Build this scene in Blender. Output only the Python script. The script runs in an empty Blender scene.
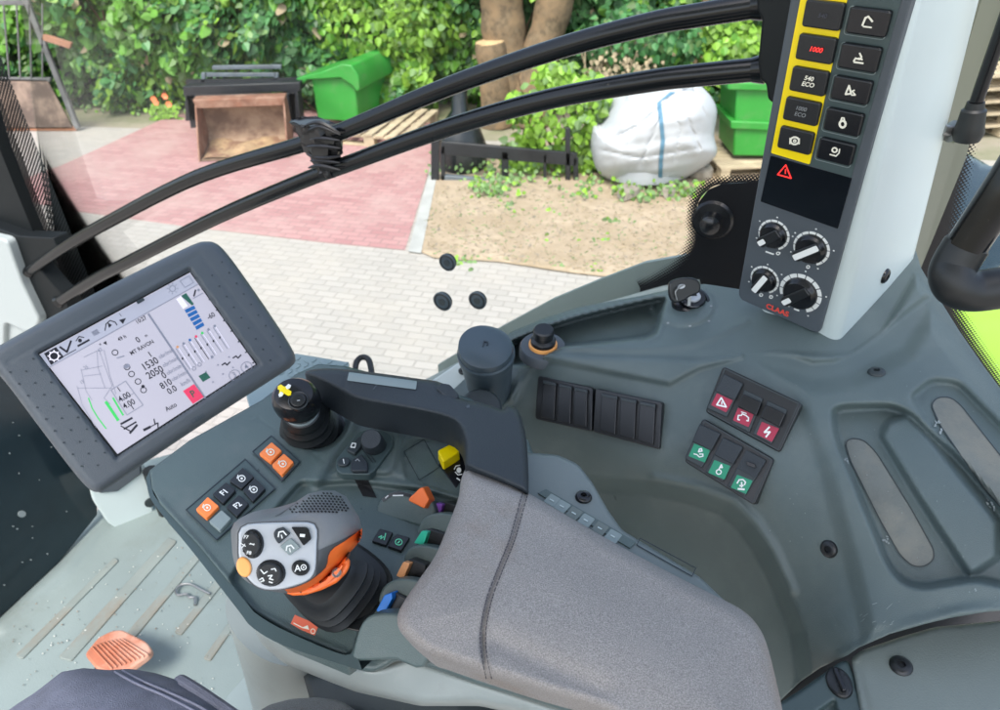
import bpy, bmesh, math, random
import numpy as np
from mathutils import Vector, Matrix
from mathutils.bvhtree import BVHTree
from mathutils.geometry import delaunay_2d_cdt
random.seed(7)
rng = np.random.default_rng(7)
scene = bpy.context.scene
COL = scene.collection
# ------------------------------------------------------------------ camera model (photo is 1000 x 710)
FPX = 680.0
PITCH = math.radians(35)
CAM = Vector((0, 0, 2.6))
FW = Vector((0, math.cos(PITCH), -math.sin(PITCH)))
UP = Vector((0, math.sin(PITCH), math.cos(PITCH)))
RT = Vector((1, 0, 0))
def ray(x, y):
    return FW + RT * ((x - 500) / FPX) - UP * ((y - 355) / FPX)
def at(x, y, D):
    return CAM + ray(x, y) * D
def onz(x, y, z):
    r = ray(x, y); return CAM + r * ((z - CAM.z) / r.z)
def proj(p):
    v = Vector(p) - CAM; d = v.dot(FW)
    return 500 + FPX * v.dot(RT) / d, 355 - FPX * v.dot(UP) / d, d

class Fr:
    """a plane in the world: origin, normal; px() meets the sight line with it"""
    def __init__(s, o, n, xdir=None):
        s.o = Vector(o); s.n = Vector(n).normalized()
        if s.n.dot(CAM - s.o) < 0: s.n = -s.n
        x = Vector(xdir) if xdir is not None else RT
        x = x - s.n * x.dot(s.n); s.x = x.normalized(); s.y = s.n.cross(s.x)
    def px(s, x, y, h=0.0):
        r = ray(x, y); o = s.o + s.n * h
        return CAM + r * ((o - CAM).dot(s.n) / r.dot(s.n))
    def loc(s, a, b, h=0.0):
        return s.o + s.x * a + s.y * b + s.n * h

def quad3d(c, width):
    """world corners of a parallelogram seen at the four pixels c (TL,TR,BR,BL), TL-TR is width long"""
    r = [np.array(ray(*p)) for p in c]
    A = np.stack([r[1], -r[2], r[3]], 1)
    d = np.linalg.solve(A, r[0])           # d1 r1 - d2 r2 + d3 r3 = r0
    P = [Vector(r[0]), Vector(r[1] * d[0]), Vector(r[2] * d[1]), Vector(r[3] * d[2])]
    k = width / (P[1] - P[0]).length
    return [CAM + p * k for p in P]

# ------------------------------------------------------------------ materials
MATS = {}
def lin(h):
    h = h.lstrip('#'); c = [int(h[i:i + 2], 16) / 255 for i in (0, 2, 4)]
    return tuple((v / 12.92 if v <= .04045 else ((v + .055) / 1.055) ** 2.4) for v in c)
def mat(name, col, rough=.5, metal=0, var=.0, vscale=8, bump=0., bscale=300, emis=None, estr=1, trans=0, spec=.5, coat=0, second=None, smix=(.45, .6), sscale=4, leafy=False, island=0., speck=0.):
    m = bpy.data.materials.new(name); m.use_nodes = True
    nt = m.node_tree; N = nt.nodes; L = nt.links; b = N['Principled BSDF']
    c = lin(col) if isinstance(col, str) else col
    b.inputs['Base Color'].default_value = (*c, 1)
    b.inputs['Roughness'].default_value = rough; b.inputs['Metallic'].default_value = metal
    b.inputs['Specular IOR Level'].default_value = spec
    b.inputs['Coat Weight'].default_value = coat
    tc = N.new('ShaderNodeTexCoord')
    cur = None
    if var or second:
        n = N.new('ShaderNodeTexNoise'); n.inputs['Scale'].default_value = vscale; n.inputs['Detail'].default_value = 6
        L.new(tc.outputs['Object'], n.inputs['Vector'])
        r = N.new('ShaderNodeMapRange'); r.inputs[1].default_value = .3; r.inputs[2].default_value = .7
        r.inputs[3].default_value = 1 - var; r.inputs[4].default_value = 1 + var
        L.new(n.outputs['Fac'], r.inputs[0])
        mx = N.new('ShaderNodeMix'); mx.data_type = 'RGBA'; mx.blend_type = 'MULTIPLY'; mx.inputs[0].default_value = 1
        mx.inputs[6].default_value = (*c, 1); L.new(r.outputs[0], mx.inputs[7]); cur = mx.outputs[2]
        if second:
            c2 = lin(second) if isinstance(second, str) else second
            n2 = N.new('ShaderNodeTexNoise'); n2.inputs['Scale'].default_value = sscale; n2.inputs['Detail'].default_value = 9; n2.inputs['Roughness'].default_value = .65
            L.new(tc.outputs['Object'], n2.inputs['Vector'])
            r2 = N.new('ShaderNodeMapRange'); r2.inputs[1].default_value = smix[0]; r2.inputs[2].default_value = smix[1]
            L.new(n2.outputs['Fac'], r2.inputs[0])
            m2 = N.new('ShaderNodeMix'); m2.data_type = 'RGBA'; L.new(r2.outputs[0], m2.inputs[0])
            L.new(cur, m2.inputs[6]); m2.inputs[7].default_value = (*c2, 1); cur = m2.outputs[2]
        # wear also shows in the gloss
        r3 = N.new('ShaderNodeMapRange'); r3.inputs[1].default_value = .3; r3.inputs[2].default_value = .7
        r3.inputs[3].default_value = max(rough - .06, .02); r3.inputs[4].default_value = min(rough + .08, 1)
        L.new(n.outputs['Fac'], r3.inputs[0]); L.new(r3.outputs[0], b.inputs['Roughness'])
    if island:
        g = N.new('ShaderNodeNewGeometry')
        r = N.new('ShaderNodeMapRange'); r.inputs[3].default_value = 1 - island; r.inputs[4].default_value = 1 + island
        L.new(g.outputs['Random Per Island'], r.inputs[0])
        mx = N.new('ShaderNodeMix'); mx.data_type = 'RGBA'; mx.blend_type = 'MULTIPLY'; mx.inputs[0].default_value = 1
        if cur: L.new(cur, mx.inputs[6])
        else: mx.inputs[6].default_value = (*c, 1)
        L.new(r.outputs[0], mx.inputs[7]); cur = mx.outputs[2]
    if speck:
        n = N.new('ShaderNodeTexNoise'); n.inputs['Scale'].default_value = 1300; n.inputs['Detail'].default_value = 2
        L.new(tc.outputs['Object'], n.inputs['Vector'])
        r = N.new('ShaderNodeMapRange'); r.inputs[1].default_value = .35; r.inputs[2].default_value = .65; r.inputs[3].default_value = 1 - speck; r.inputs[4].default_value = 1 + speck
        L.new(n.outputs['Fac'], r.inputs[0]); mx = N.new('ShaderNodeMix'); mx.data_type = 'RGBA'; mx.blend_type = 'MULTIPLY'; mx.inputs[0].default_value = 1
        if cur: L.new(cur, mx.inputs[6])
        else: mx.inputs[6].default_value = (*c, 1)
        L.new(r.outputs[0], mx.inputs[7]); cur = mx.outputs[2]
    if cur: L.new(cur, b.inputs['Base Color'])
    if bump:
        n = N.new('ShaderNodeTexNoise'); n.inputs['Scale'].default_value = bscale; n.inputs['Detail'].default_value = 3
        L.new(tc.outputs['Object'], n.inputs['Vector'])
        bp = N.new('ShaderNodeBump'); bp.inputs['Strength'].default_value = bump; bp.inputs['Distance'].default_value = .001
        L.new(n.outputs['Fac'], bp.inputs['Height']); L.new(bp.outputs[0], b.inputs['Normal'])
    if emis:
        b.inputs['Emission Color'].default_value = (*lin(emis), 1); b.inputs['Emission Strength'].default_value = estr
    if leafy:
        t = N.new('ShaderNodeBsdfTranslucent'); ms = N.new('ShaderNodeMixShader'); ms.inputs[0].default_value = .4
        if cur: L.new(cur, t.inputs[0])
        else: t.inputs[0].default_value = (*c, 1)
        out = N['Material Output']; L.new(b.outputs[0], ms.inputs[1]); L.new(t.outputs[0], ms.inputs[2]); L.new(ms.outputs[0], out.inputs[0])
    MATS[name] = m
    return m

# ------------------------------------------------------------------ mesh builder
def rp(pts, r, seg=4):
    """round the corners of a pixel polygon"""
    out = []; n = len(pts)
    for i in range(n):
        p = Vector(pts[i][:2]); a = Vector(pts[i - 1][:2]) - p; b = Vector(pts[(i + 1) % n][:2]) - p
        ra = min(r, a.length * .45); rb = min(r, b.length * .45)
        A = p + a.normalized() * ra; B = p + b.normalized() * rb
        for k in range(seg + 1):
            t = k / seg; q = A * (1 - t) ** 2 + p * 2 * t * (1 - t) + B * t * t
            out.append((q.x, q.y))
    return out
def ell(cx, cy, rx, ry=None, n=24, rot=0):
    ry = ry or rx; c, s = math.cos(rot), math.sin(rot)
    return [(cx + rx * math.cos(t) * c - ry * math.sin(t) * s, cy + rx * math.cos(t) * s + ry * math.sin(t) * c) for t in [2 * math.pi * k / n for k in range(n)]]
def spl(pts, n=6, closed=False):
    """Catmull-Rom through points (any dimension)"""
    P = [np.array(p, float) for p in pts]; out = []; m = len(P)
    rg = range(m) if closed else range(m - 1)
    for i in rg:
        g = (lambda k: P[k % m]) if closed else (lambda k: P[min(max(k, 0), m - 1)])
        a, b, c, d = g(i - 1), g(i), g(i + 1), g(i + 2)
        for k in range(n):
            t = k / n
            out.append(tuple(.5 * (2 * b + (c - a) * t + (2 * a - 5 * b + 4 * c - d) * t * t + (3 * b - a - 3 * c + d) * t ** 3)))
    if not closed: out.append(tuple(P[-1]))
    return out

def root_loc(o):
    v = Vector((0, 0, 0))
    while o is not None:
        v += o.location; o = o.parent
    return v

class MB:
    def __init__(s): s.v = []; s.f = []; s.m = []; s.mats = []
    def mi(s, name):
        if name not in s.mats: s.mats.append(name)
        return s.mats.index(name)
    def add(s, verts, faces, m):
        o = len(s.v); k = s.mi(m); s.v += [Vector(v) for v in verts]
        for f in faces: s.f.append([o + i for i in f]); s.m.append(k)
    def prismw(s, top, n, h, m, taper=0.):
        """world polygon top, extruded against n by h"""
        c = sum(top, Vector()) / len(top); n = Vector(n)
        bot = [p - n * h + (p - c) * taper for p in top]; N = len(top)
        nn = Vector()
        for i in range(N): nn += (top[i] - c).cross(top[(i + 1) % N] - c)
        if nn.dot(n) < 0: top = top[::-1]; bot = bot[::-1]
        s.add(top + bot, [list(range(N)), list(range(2 * N - 1, N - 1, -1))] + [[i, N + i, N + (i + 1) % N, (i + 1) % N] for i in range(N)], m)
    def prism(s, fr, pts, h0, h1, m, taper=0.):
        s.prismw([fr.px(x, y, h1) for x, y in pts], fr.n, h1 - h0, m, taper)
    def rect(s, fr, cx, cy, w, h, h0, h1, m, r=.002, taper=0., rot=0.):
        """rounded rectangle of metric size on the frame, centred at a pixel"""
        c = fr.px(cx, cy, h1); X = fr.x * math.cos(rot) + fr.y * math.sin(rot); Y = fr.n.cross(X)
        q = rp([(-w / 2, -h / 2), (w / 2, -h / 2), (w / 2, h / 2), (-w / 2, h / 2)], r)
        s.prismw([c + X * a + Y * b for a, b in q], fr.n, h1 - h0, m, taper)
    def disc(s, fr, cx, cy, r, h0, h1, m, n=28, taper=0., ry=None):
        c = fr.px(cx, cy, h1)
        s.prismw([c + fr.x * r * math.cos(t) + fr.y * (ry or r) * math.sin(t) for t in [2 * math.pi * k / n for k in range(n)]], fr.n, h1 - h0, m, taper)
    def stroke(s, fr, pts, w, h, m, closed=False, th=.0003):
        """pixel polyline w pixels wide, laid on the frame at height h"""
        P = [Vector(p[:2]) for p in pts]; n = len(P)
        for i in range(n if closed else n - 1):
            a, b = P[i], P[(i + 1) % n]; d = (b - a)
            if d.length < 1e-6: continue
            d.normalize(); q = Vector((-d.y, d.x)) * w / 2; e = d * w * .25
            s.prism(fr, [tuple(a - e + q), tuple(b + e + q), tuple(b + e - q), tuple(a - e - q)], h - th, h + i * 1e-6, m)
    def box(s, c, x, y, z, m):
        c = Vector(c); x, y, z = Vector(x) / 2, Vector(y) / 2, Vector(z) / 2
        v = [c + x * a + y * b + z * g for g in (-1, 1) for b in (-1, 1) for a in (-1, 1)]
        f = [[0, 2, 3, 1], [4, 5, 7, 6], [0, 1, 5, 4], [2, 6, 7, 3], [0, 4, 6, 2], [1, 3, 7, 5]]
        if x.cross(y).dot(z) < 0: f = [q[::-1] for q in f]
        s.add(v, f, m)
    def tube(s, path, r, m, n=12, caps=True):
        P = [Vector(p) for p in path]; N = len(P)
        R = r if hasattr(r, '__len__') else [r] * N
        t = (P[1] - P[0]).normalized(); a = t.orthogonal().normalized(); V = []
        for i in range(N):
            t2 = (P[min(i + 1, N - 1)] - P[max(i - 1, 0)]).normalized()
            a = (a - t2 * a.dot(t2)).normalized(); b = t2.cross(a)
            for k in range(n):
                q = 2 * math.pi * k / n; V.append(P[i] + (a * math.cos(q) + b * math.sin(q)) * R[i])
        F = [[i * n + k, i * n + (k + 1) % n, (i + 1) * n + (k + 1) % n, (i + 1) * n + k] for i in range(N - 1) for k in range(n)]
        if caps: F += [list(range(n))[::-1], [(N - 1) * n + k for k in range(n)]]
        s.add(V, F, m)
    def lathe(s, o, ax, prof, m, n=32, sq=0., xd=None, flat=1.):
        """prof: (radius, height along ax); sq>0 makes the section squarer"""
        o = Vector(o); ax = Vector(ax).normalized(); a = (Vector(xd) if xd is not None else ax.orthogonal()); a = (a - ax * a.dot(ax)).normalized(); b = ax.cross(a); V = []
        for r, h in prof:
            for k in range(n):
                q = 2 * math.pi * k / n; c, d = math.cos(q), math.sin(q)
                e = (abs(c) ** 4 + abs(d) ** 4) ** -.25 if sq else 1; e = 1 + (e - 1) * sq
                V.append(o + ax * h + (a * c + b * d * flat) * max(r, 1e-5) * e)
        N = len(prof)
        F = [[i * n + k, i * n + (k + 1) % n, (i + 1) * n + (k + 1) % n, (i + 1) * n + k] for i in range(N - 1) for k in range(n)]
        F += [list(range(n))[::-1], [(N - 1) * n + k for k in range(n)]]
        s.add(V, F, m)
    def loft(s, rings, m, cap0=True, cap1=True):
        n = len(rings[0]); V = [p for r in rings for p in r]; N = len(rings)
        F = [[i * n + k, i * n + (k + 1) % n, (i + 1) * n + (k + 1) % n, (i + 1) * n + k] for i in range(N - 1) for k in range(n)]
        if cap0: F.append(list(range(n))[::-1])
        if cap1: F.append([(N - 1) * n + k for k in range(n)])
        s.add(V, F, m)
    def text(s, fr, body, cx, cy, dx, dy, size, h, m, squeeze=1., bold=0., shear=0., th=.0003):
        """lettering centred at a pixel, reading along (dx,dy), cap height about size pixels"""
        cu = bpy.data.curves.new('t', 'FONT'); cu.body = body; cu.align_x = 'CENTER'; cu.align_y = 'CENTER'; cu.resolution_u = 3
        cu.offset = bold; cu.shear = shear
        o = bpy.data.objects.new('t', cu); COL.objects.link(o)
        dg = bpy.context.evaluated_depsgraph_get(); me = o.evaluated_get(dg).to_mesh()
        c = fr.px(cx, cy, h); X = fr.px(cx + dx, cy + dy, h) - c; k = X.length / math.hypot(dx, dy); X.normalize(); Y = fr.n.cross(X)
        # metres per pixel across the reading direction
        q = fr.px(cx - dy * .5, cy + dx * .5, h) - c; k2 = abs(q.dot(Y)) / (math.hypot(dx, dy) * .5)
        sz = size / .7
        V = [c + X * v.co.x * sz * k * squeeze + Y * v.co.y * sz * k2 for v in me.vertices]
        s.add(V, [list(p.vertices) for p in me.polygons], m)
        o.evaluated_get(dg).to_mesh_clear(); bpy.data.objects.remove(o); bpy.data.curves.remove(cu)
    def build(s, name, parent=None, bevel=0., seg=2, smooth=None, sub=0, weld=False, fixn=False, angle=35):
        me = bpy.data.meshes.new(name)
        if parent is None:
            xs = [v.x for v in s.v]; ys = [v.y for v in s.v]; zs = [v.z for v in s.v]
            off = Vector(((min(xs) + max(xs)) / 2, (min(ys) + max(ys)) / 2, min(zs)))
        else: off = root_loc(parent)
        me.from_pydata([tuple(v - off) for v in s.v], [], s.f)
        for n in s.mats: me.materials.append(MATS[n])
        me.polygons.foreach_set('material_index', s.m)
        if weld or fixn:
            bm = bmesh.new(); bm.from_mesh(me)
            if weld: bmesh.ops.remove_doubles(bm, verts=bm.verts, dist=1e-6)
            if fixn: bmesh.ops.recalc_face_normals(bm, faces=bm.faces)
            bm.to_mesh(me); bm.free()
        o = bpy.data.objects.new(name, me); COL.objects.link(o)
        if parent is None: o.location = off
        else: o.parent = parent
        if sub:
            md = o.modifiers.new('sub', 'SUBSURF'); md.levels = md.render_levels = sub
        if bevel:
            md = o.modifiers.new('bevel', 'BEVEL'); md.width = bevel; md.segments = seg; md.limit_method = 'ANGLE'; md.angle_limit = math.radians(40)
            md.harden_normals = False
        if smooth or sub:
            me.polygons.foreach_set('use_smooth', [True] * len(me.polygons))
        elif smooth is None:
            me.polygons.foreach_set('use_smooth', [True] * len(me.polygons))
            me.set_sharp_from_angle(angle=math.radians(angle))
        me.update()
        return o

def tag(o, label=None, cat=None, group=None, kind=None):
    if label: o['label'] = label
    if cat: o['category'] = cat
    if group: o['group'] = group
    if kind: o['kind'] = kind
    return o
def T(name, loc, label, cat, group=None):
    o = bpy.data.objects.new(name, None); o.empty_display_size = .05; COL.objects.link(o); o.location = loc
    return tag(o, label, cat, group)

# ------------------------------------------------------------------ relief surfaces: a depth for each sight line, then skirted to a solid
def sdf(X, Y, poly):
    P = np.array(poly, float); d = np.full(X.shape, 1e9); ins = np.zeros(X.shape, bool); n = len(P)
    for i in range(n):
        a = P[i]; b = P[(i + 1) % n]; ab = b - a; L2 = (ab ** 2).sum() + 1e-12
        t = np.clip(((X - a[0]) * ab[0] + (Y - a[1]) * ab[1]) / L2, 0, 1)
        d = np.minimum(d, np.hypot(X - a[0] - t * ab[0], Y - a[1] - t * ab[1]))
        c = ((a[1] > Y) != (b[1] > Y)); xx = a[0] + (Y - a[1]) * ab[0] / (ab[1] if ab[1] else 1e-9)
        ins ^= c & (X < xx)
    return np.where(ins, d, -d)
def ldist(X, Y, line):
    P = np.array(line, float); d = np.full(X.shape, 1e9)
    for i in range(len(P) - 1):
        a = P[i]; ab = P[i + 1] - a; L2 = (ab ** 2).sum() + 1e-12
        t = np.clip(((X - a[0]) * ab[0] + (Y - a[1]) * ab[1]) / L2, 0, 1)
        d = np.minimum(d, np.hypot(X - a[0] - t * ab[0], Y - a[1] - t * ab[1]))
    return d
def sstep(v):
    v = np.clip(v, 0, 1); return v * v * (3 - 2 * v)
class TPS:
    """inverse depth through control points (x, y, D)"""
    def __init__(s, pts, lam=.0):
        P = np.array(pts, float); s.c = P[:, :2] / 100; n = len(P); z = 1 / P[:, 2]
        K = s.k(np.hypot(s.c[:, None, 0] - s.c[None, :, 0], s.c[:, None, 1] - s.c[None, :, 1])) + lam * np.eye(n)
        Q = np.hstack([np.ones((n, 1)), s.c]); A = np.block([[K, Q], [Q.T, np.zeros((3, 3))]])
        s.w = np.linalg.solve(A, np.concatenate([z, np.zeros(3)]))
    def k(s, r): return np.where(r > 0, r * r * np.log(np.maximum(r, 1e-9)), 0)
    def __call__(s, X, Y):
        X = np.asarray(X, float) / 100; Y = np.asarray(Y, float) / 100; n = len(s.c); out = s.w[n] + s.w[n + 1] * X + s.w[n + 2] * Y
        for i in range(n): out = out + s.w[i] * s.k(np.hypot(X - s.c[i, 0], Y - s.c[i, 1]))
        return 1 / out
def planeD(o, n):
    o = np.array(o); n = np.array(n); a = n @ (o - np.array(CAM)); f = n @ np.array(FW); r = n @ np.array(RT); u = n @ np.array(UP)
    return lambda X, Y: a / (f + r * (np.asarray(X) - 500) / FPX - u * (np.asarray(Y) - 355) / FPX)
def zD(z): return planeD((0, 0, z), (0, 0, 1))
class Relief:
    """base: D(x,y); feats: ('poly',pts,height,width) ('line',pts,height,width) ('round',w,drop)"""
    def __init__(s, poly, base, feats=(), step=3.):
        s.poly = poly; s.base = base; s.feats = list(feats); s.step = step
    def D(s, X, Y):
        X = np.asarray(X, float); Y = np.asarray(Y, float); D = s.base(X, Y); h = np.zeros(X.shape)
        for f in s.feats:
            if f[0] == 'poly': k = sstep((sdf(X, Y, f[1])) / f[3]); h = h * (1 - k) + f[2] * k
            elif f[0] == 'add': h = h + f[2] * sstep((sdf(X, Y, f[1])) / f[3])
            elif f[0] == 'line': h = h + f[2] * np.exp(-(ldist(X, Y, f[1]) / f[3]) ** 2)
            elif f[0] == 'round':
                t = np.clip(sdf(X, Y, s.poly) / f[1], 0, 1); h = h - f[2] * (1 - np.sqrt(1 - (1 - t) ** 2))
        return D - h
    def frame(s, x, y, r=8, xdir=None):
        q = [s.P(x - r, y), s.P(x + r, y), s.P(x, y - r), s.P(x, y + r)]
        return Fr(s.P(x, y), (q[1] - q[0]).cross(q[3] - q[2]), xdir)
    def P(s, x, y): return at(x, y, float(s.D(np.array([x]), np.array([y]))[0]))
    def mesh(s, mb, m, back=.02, backdir=None, off=0.):
        st = s.step; pts = []; n = len(s.poly)
        for i in range(n):
            a = np.array(s.poly[i]); b = np.array(s.poly[(i + 1) % n]); k = max(1, int(np.hypot(*(b - a)) / st))
            for j in range(k): pts.append(tuple(a + (b - a) * j / k))
        nb = len(pts); P = np.array(s.poly)
        gx, gy = np.meshgrid(np.arange(P[:, 0].min(), P[:, 0].max(), st), np.arange(P[:, 1].min(), P[:, 1].max(), st * .866))
        gx = gx + (np.arange(gx.shape[0]) % 2)[:, None] * st * .5
        gx = gx.ravel(); gy = gy.ravel(); keep = sdf(gx, gy, s.poly) > st * .45
        allp = [Vector(p) for p in pts] + [Vector((a, b)) for a, b in zip(gx[keep], gy[keep])]
        vs, es, fs, ov, oe, of = delaunay_2d_cdt(allp, [(i, (i + 1) % nb) for i in range(nb)], [list(range(nb))], 1, 1e-4)
        X = np.array([v.x for v in vs]); Y = np.array([v.y for v in vs]); D = s.D(X, Y) - off
        W = [at(x, y, d) for x, y, d in zip(X, Y, D)]
        F = []
        for f in fs:
            f = list(f); a, b, c = [vs[i] for i in f[:3]]
            F.append(f[::-1] if (b - a).cross(c - a) > 0 else f)     # counter-clockwise towards the camera (y down)
        # boundary skirt
        cnt = {}
        for f in F:
            for i in range(len(f)):
                e = (f[i], f[(i + 1) % len(f)]); cnt[e] = 1
        o = len(W); bmap = {}
        for (a, b) in list(cnt):
            if (b, a) not in cnt:
                for q in (a, b):
                    if q not in bmap:
                        dirn = Vector(backdir) if backdir is not None else (W[q] - CAM).normalized() * back
                        bmap[q] = len(W); W.append(W[q] + dirn)
                F.append([b, a, bmap[a], bmap[b]])
        mb.add(W, F, m)
        return mb

def drape(mb, poly, bvh, off, m, step=3., th=0., fallback=None, bump=0.):
    """lay a pixel polygon on whatever surface it falls on"""
    class R(Relief):
        def D(self, X, Y):
            out = []; last = None
            for x, y in zip(np.ravel(X), np.ravel(Y)):
                r = ray(x, y); hit = bvh.ray_cast(CAM, r.normalized())
                if hit[0] is not None: last = (hit[0] - CAM).dot(FW); out.append(last)
                else: out.append(None)
            good = [o for o in out if o is not None]; mean = sum(good) / max(len(good), 1) if good else (fallback or 1)
            res = []
            for k, o in enumerate(out): res.append(o if o is not None else mean)
            d = np.array(res) - off
            if bump: d = d - bump * np.sqrt(np.clip(sdf(np.ravel(X), np.ravel(Y), self.poly) / 4, 0, 1))
            return d
    R(poly, None, (), step).mesh(mb, m, back=max(th, .0004))
def bvh_of(*mbs):
    V = []; F = []
    for b in mbs:
        o = len(V); V += [tuple(v) for v in b.v]; F += [[o + i for i in f] for f in b.f]
    return BVHTree.FromPolygons(V, F)
def crop(pts, ox, oy, k): return [(ox + x * k, oy + y * k) for x, y in pts]
# ------------------------------------------------------------------ materials
mat('deck_plastic', (.078, .112, .11), .33, var=.08, vscale=14, bump=.5, bscale=1300, second=(.12, .145, .14), smix=(.52, .85), sscale=16)
mat('panel_plastic', (.088, .12, .12), .33, var=.12, vscale=6, bump=.55, bscale=1300, second=(.125, .155, .15), smix=(.5, .85), sscale=13)
mat('dark_plastic', (.028, .038, .042), .5, bump=.25, bscale=900)
mat('shell_plastic', (.05, .078, .08), .45, var=.06, bump=.2, bscale=900)
mat('black_plastic', (.011, .013, .015), .33, bump=.15, bscale=700)
mat('black_gloss', (.006, .007, .009), .22)
mat('rubber', (.009, .011, .012), .45)
mat('handle_black', (.02, .027, .033), .55, var=.1, bump=.5, bscale=700)
mat('slate_plastic', (.07, .085, .1), .5, var=.06, bump=.3, bscale=900)
mat('slate_dark', (.018, .028, .036), .5)
mat('screen_black', (.006, .008, .011), .12)
mat('light_trim', (.52, .60, .60), .42, var=.05, vscale=5, bump=.15, bscale=600)
mat('grey_trim', (.22, .27, .27), .5, var=.06, vscale=5, bump=.2, bscale=600)
mat('cover_plastic', (.15, .18, .17), .55, var=.12, vscale=7, bump=.3, bscale=700)
mat('olive_strip', (.11, .12, .09), .35)
mat('pad_rubber', (.14, .155, .145), .7, var=.18, vscale=25, bump=.5, bscale=500, second=(.2, .2, .17), sscale=9)
mat('floor_mat', (.2, .25, .245), .55, var=.08, vscale=5, bump=.3, bscale=350, second=(.15, .175, .155), smix=(.5, .75), sscale=4)
mat('floor_rib', (.2, .235, .22), .6, var=.12, vscale=14, second=(.19, .155, .115), smix=(.5, .66), sscale=5)
mat('cushion_fabric', (.31, .292, .28), .92, var=.06, vscale=9, bump=1.0, bscale=1700, second=(.22, .165, .12), smix=(.5, .74), sscale=6, speck=.3)
mat('thread', (.07, .065, .075), .8)
mat('jeans', (.125, .135, .18), .85, var=.16, vscale=60, bump=.9, bscale=900)
mat('jeans_seam', (.16, .17, .23), .85, bump=.8, bscale=800)
mat('skin', (.5, .3, .22), .5)
mat('shoe', (.05, .045, .04), .6)
mat('orange', (.85, .16, .025), .38, bump=.1)
mat('orange_button', (.95, .24, .05), .4)
mat('orange_light', (.92, .42, .12), .35)
mat('label_red', (.72, .16, .09), .5)
mat('pedal_orange', (.45, .16, .09), .6, var=.2, vscale=20, second=(.55, .32, .24), sscale=9)
mat('yellow', (.95, .72, .0), .35)
mat('switch_yellow', (.9, .7, .0), .35)
mat('white_mark', (.78, .8, .78), .5)
mat('cream_mark', (.8, .78, .66), .5)
mat('grey_mark', (.28, .3, .31), .5)
mat('dim_mark', (.06, .065, .09), .5)
mat('red_mark', (.8, .04, .04), .4, emis='#ff2a20', estr=.35)
mat('red_print', (.72, .07, .05), .4)
mat('magenta_patch', (.36, .018, .055), .35)
mat('green_patch', (.0, .25, .13), .35)
mat('green_mark', (.15, .7, .4), .4)
mat('purple', (.22, .07, .42), .35)
mat('teal', (.04, .55, .35), .35)
mat('tan', (.72, .34, .15), .35)
mat('blue', (.01, .17, .62), .35)
mat('silver', (.48, .51, .54), .32, metal=.25, var=.03)
mat('head_grey', (.17, .18, .19), .42, bump=.25, bscale=700)
mat('head_dark', (.06, .066, .072), .45)
mat('hole_black', (.004, .004, .005), .8)
mat('chrome', (.7, .7, .7), .2, metal=1)
mat('steel', (.3, .31, .31), .4, metal=.9)
mat('cup_grey', (.045, .068, .085), .36, bump=.2, bscale=800)
mat('tube_black', (.004, .005, .006), .2, spec=.4, second=(.03, .028, .025), smix=(.66, .7), sscale=90, var=.1)
mat('tape', (.008, .008, .009), .35, bump=.4, bscale=60)
mat('frit', (.0035, .004, .006), .35)
mat('under_grey', (.27, .31, .3), .45, var=.06, vscale=5, bump=.2, bscale=700, second=(.2, .22, .2), smix=(.55, .8), sscale=7)
mat('pillar_black', (.004, .006, .007), .6, spec=.25)
mat('flange_grey', (.15, .18, .18), .45, bump=.3, bscale=900)
mat('dark_glass', (.012, .026, .034), .16, var=.3, vscale=5, second=(.06, .075, .07), smix=(.62, .78), sscale=7)
mat('dirt_white', (.5, .52, .48), .9)
mat('lime', (.27, .45, .02), .35)
mat('dust_grey', (.28, .32, .32), .8)
mat('tread', (.25, .33, .34), .45, metal=.3)
mat('light_trim_dim', (.33, .37, .37), .5)  # copy of the light trim, darkened to offset direct outdoor light
mat('band_grey', (.3, .34, .33), .4)
mat('white_grey', (.55, .57, .55), .5)
# exterior
mat('soil', (.38, .3, .215), .95, var=.16, vscale=9, bump=1, bscale=90, second=(.29, .22, .14), smix=(.38, .7), sscale=1.6)
mat('ground_mat', (.3, .26, .2), .95, var=.2, vscale=1, second=(.16, .17, .09), sscale=.5)
mat('kerb', (.36, .36, .34), .9, var=.12, vscale=5)
mat('rust', (.2, .09, .055), .8, var=.35, vscale=6, bump=.8, bscale=60, second=(.28, .16, .11), sscale=5)
mat('rust_inner', (.21, .125, .085), .85, var=.3, vscale=5, second=(.32, .22, .15), smix=(.42, .6), sscale=5)
mat('sand_dirt', (.34, .23, .13), .95, var=.25, vscale=9, second=(.2, .11, .07), sscale=5)
mat('gate_rust', (.15, .11, .09), .8, var=.3, vscale=3, second=(.3, .22, .17), sscale=3)
mat('gate_bar', (.13, .13, .13), .6, var=.3, vscale=8)
mat('rust_bar', (.3, .14, .08), .8, var=.2)
mat('black_steel', (.014, .016, .02), .4, var=.2, vscale=6)
mat('grey_steel', (.1, .12, .14), .4, var=.2, vscale=6)
mat('green_paint', (.03, .26, .035), .45, var=.15, vscale=2, second=(.09, .24, .07), smix=(.5, .8), sscale=5)
mat('green_dark', (.015, .2, .03), .4)
mat('pallet_wood', (.42, .34, .23), .85, var=.25, vscale=6)
mat('bag_white', (.44, .455, .48), .7, var=.05, bump=.6, bscale=18)
mat('bag_blue', (.09, .2, .29), .7)
mat('bark', (.16, .115, .07), .95, var=.45, vscale=14, bump=1, bscale=22, second=(.24, .16, .09), sscale=4)
mat('cut_wood', (.55, .38, .2), .85, var=.2)
mat('leaf_mid', (.115, .28, .035), .42, leafy=True, island=.55)
mat('leaf_bright', (.23, .42, .05), .42, leafy=True, island=.5)
mat('leaf_cool', (.075, .22, .07), .42, leafy=True, island=.5)
mat('leaf_pale', (.2, .33, .12), .5, leafy=True, island=.4)
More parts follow.
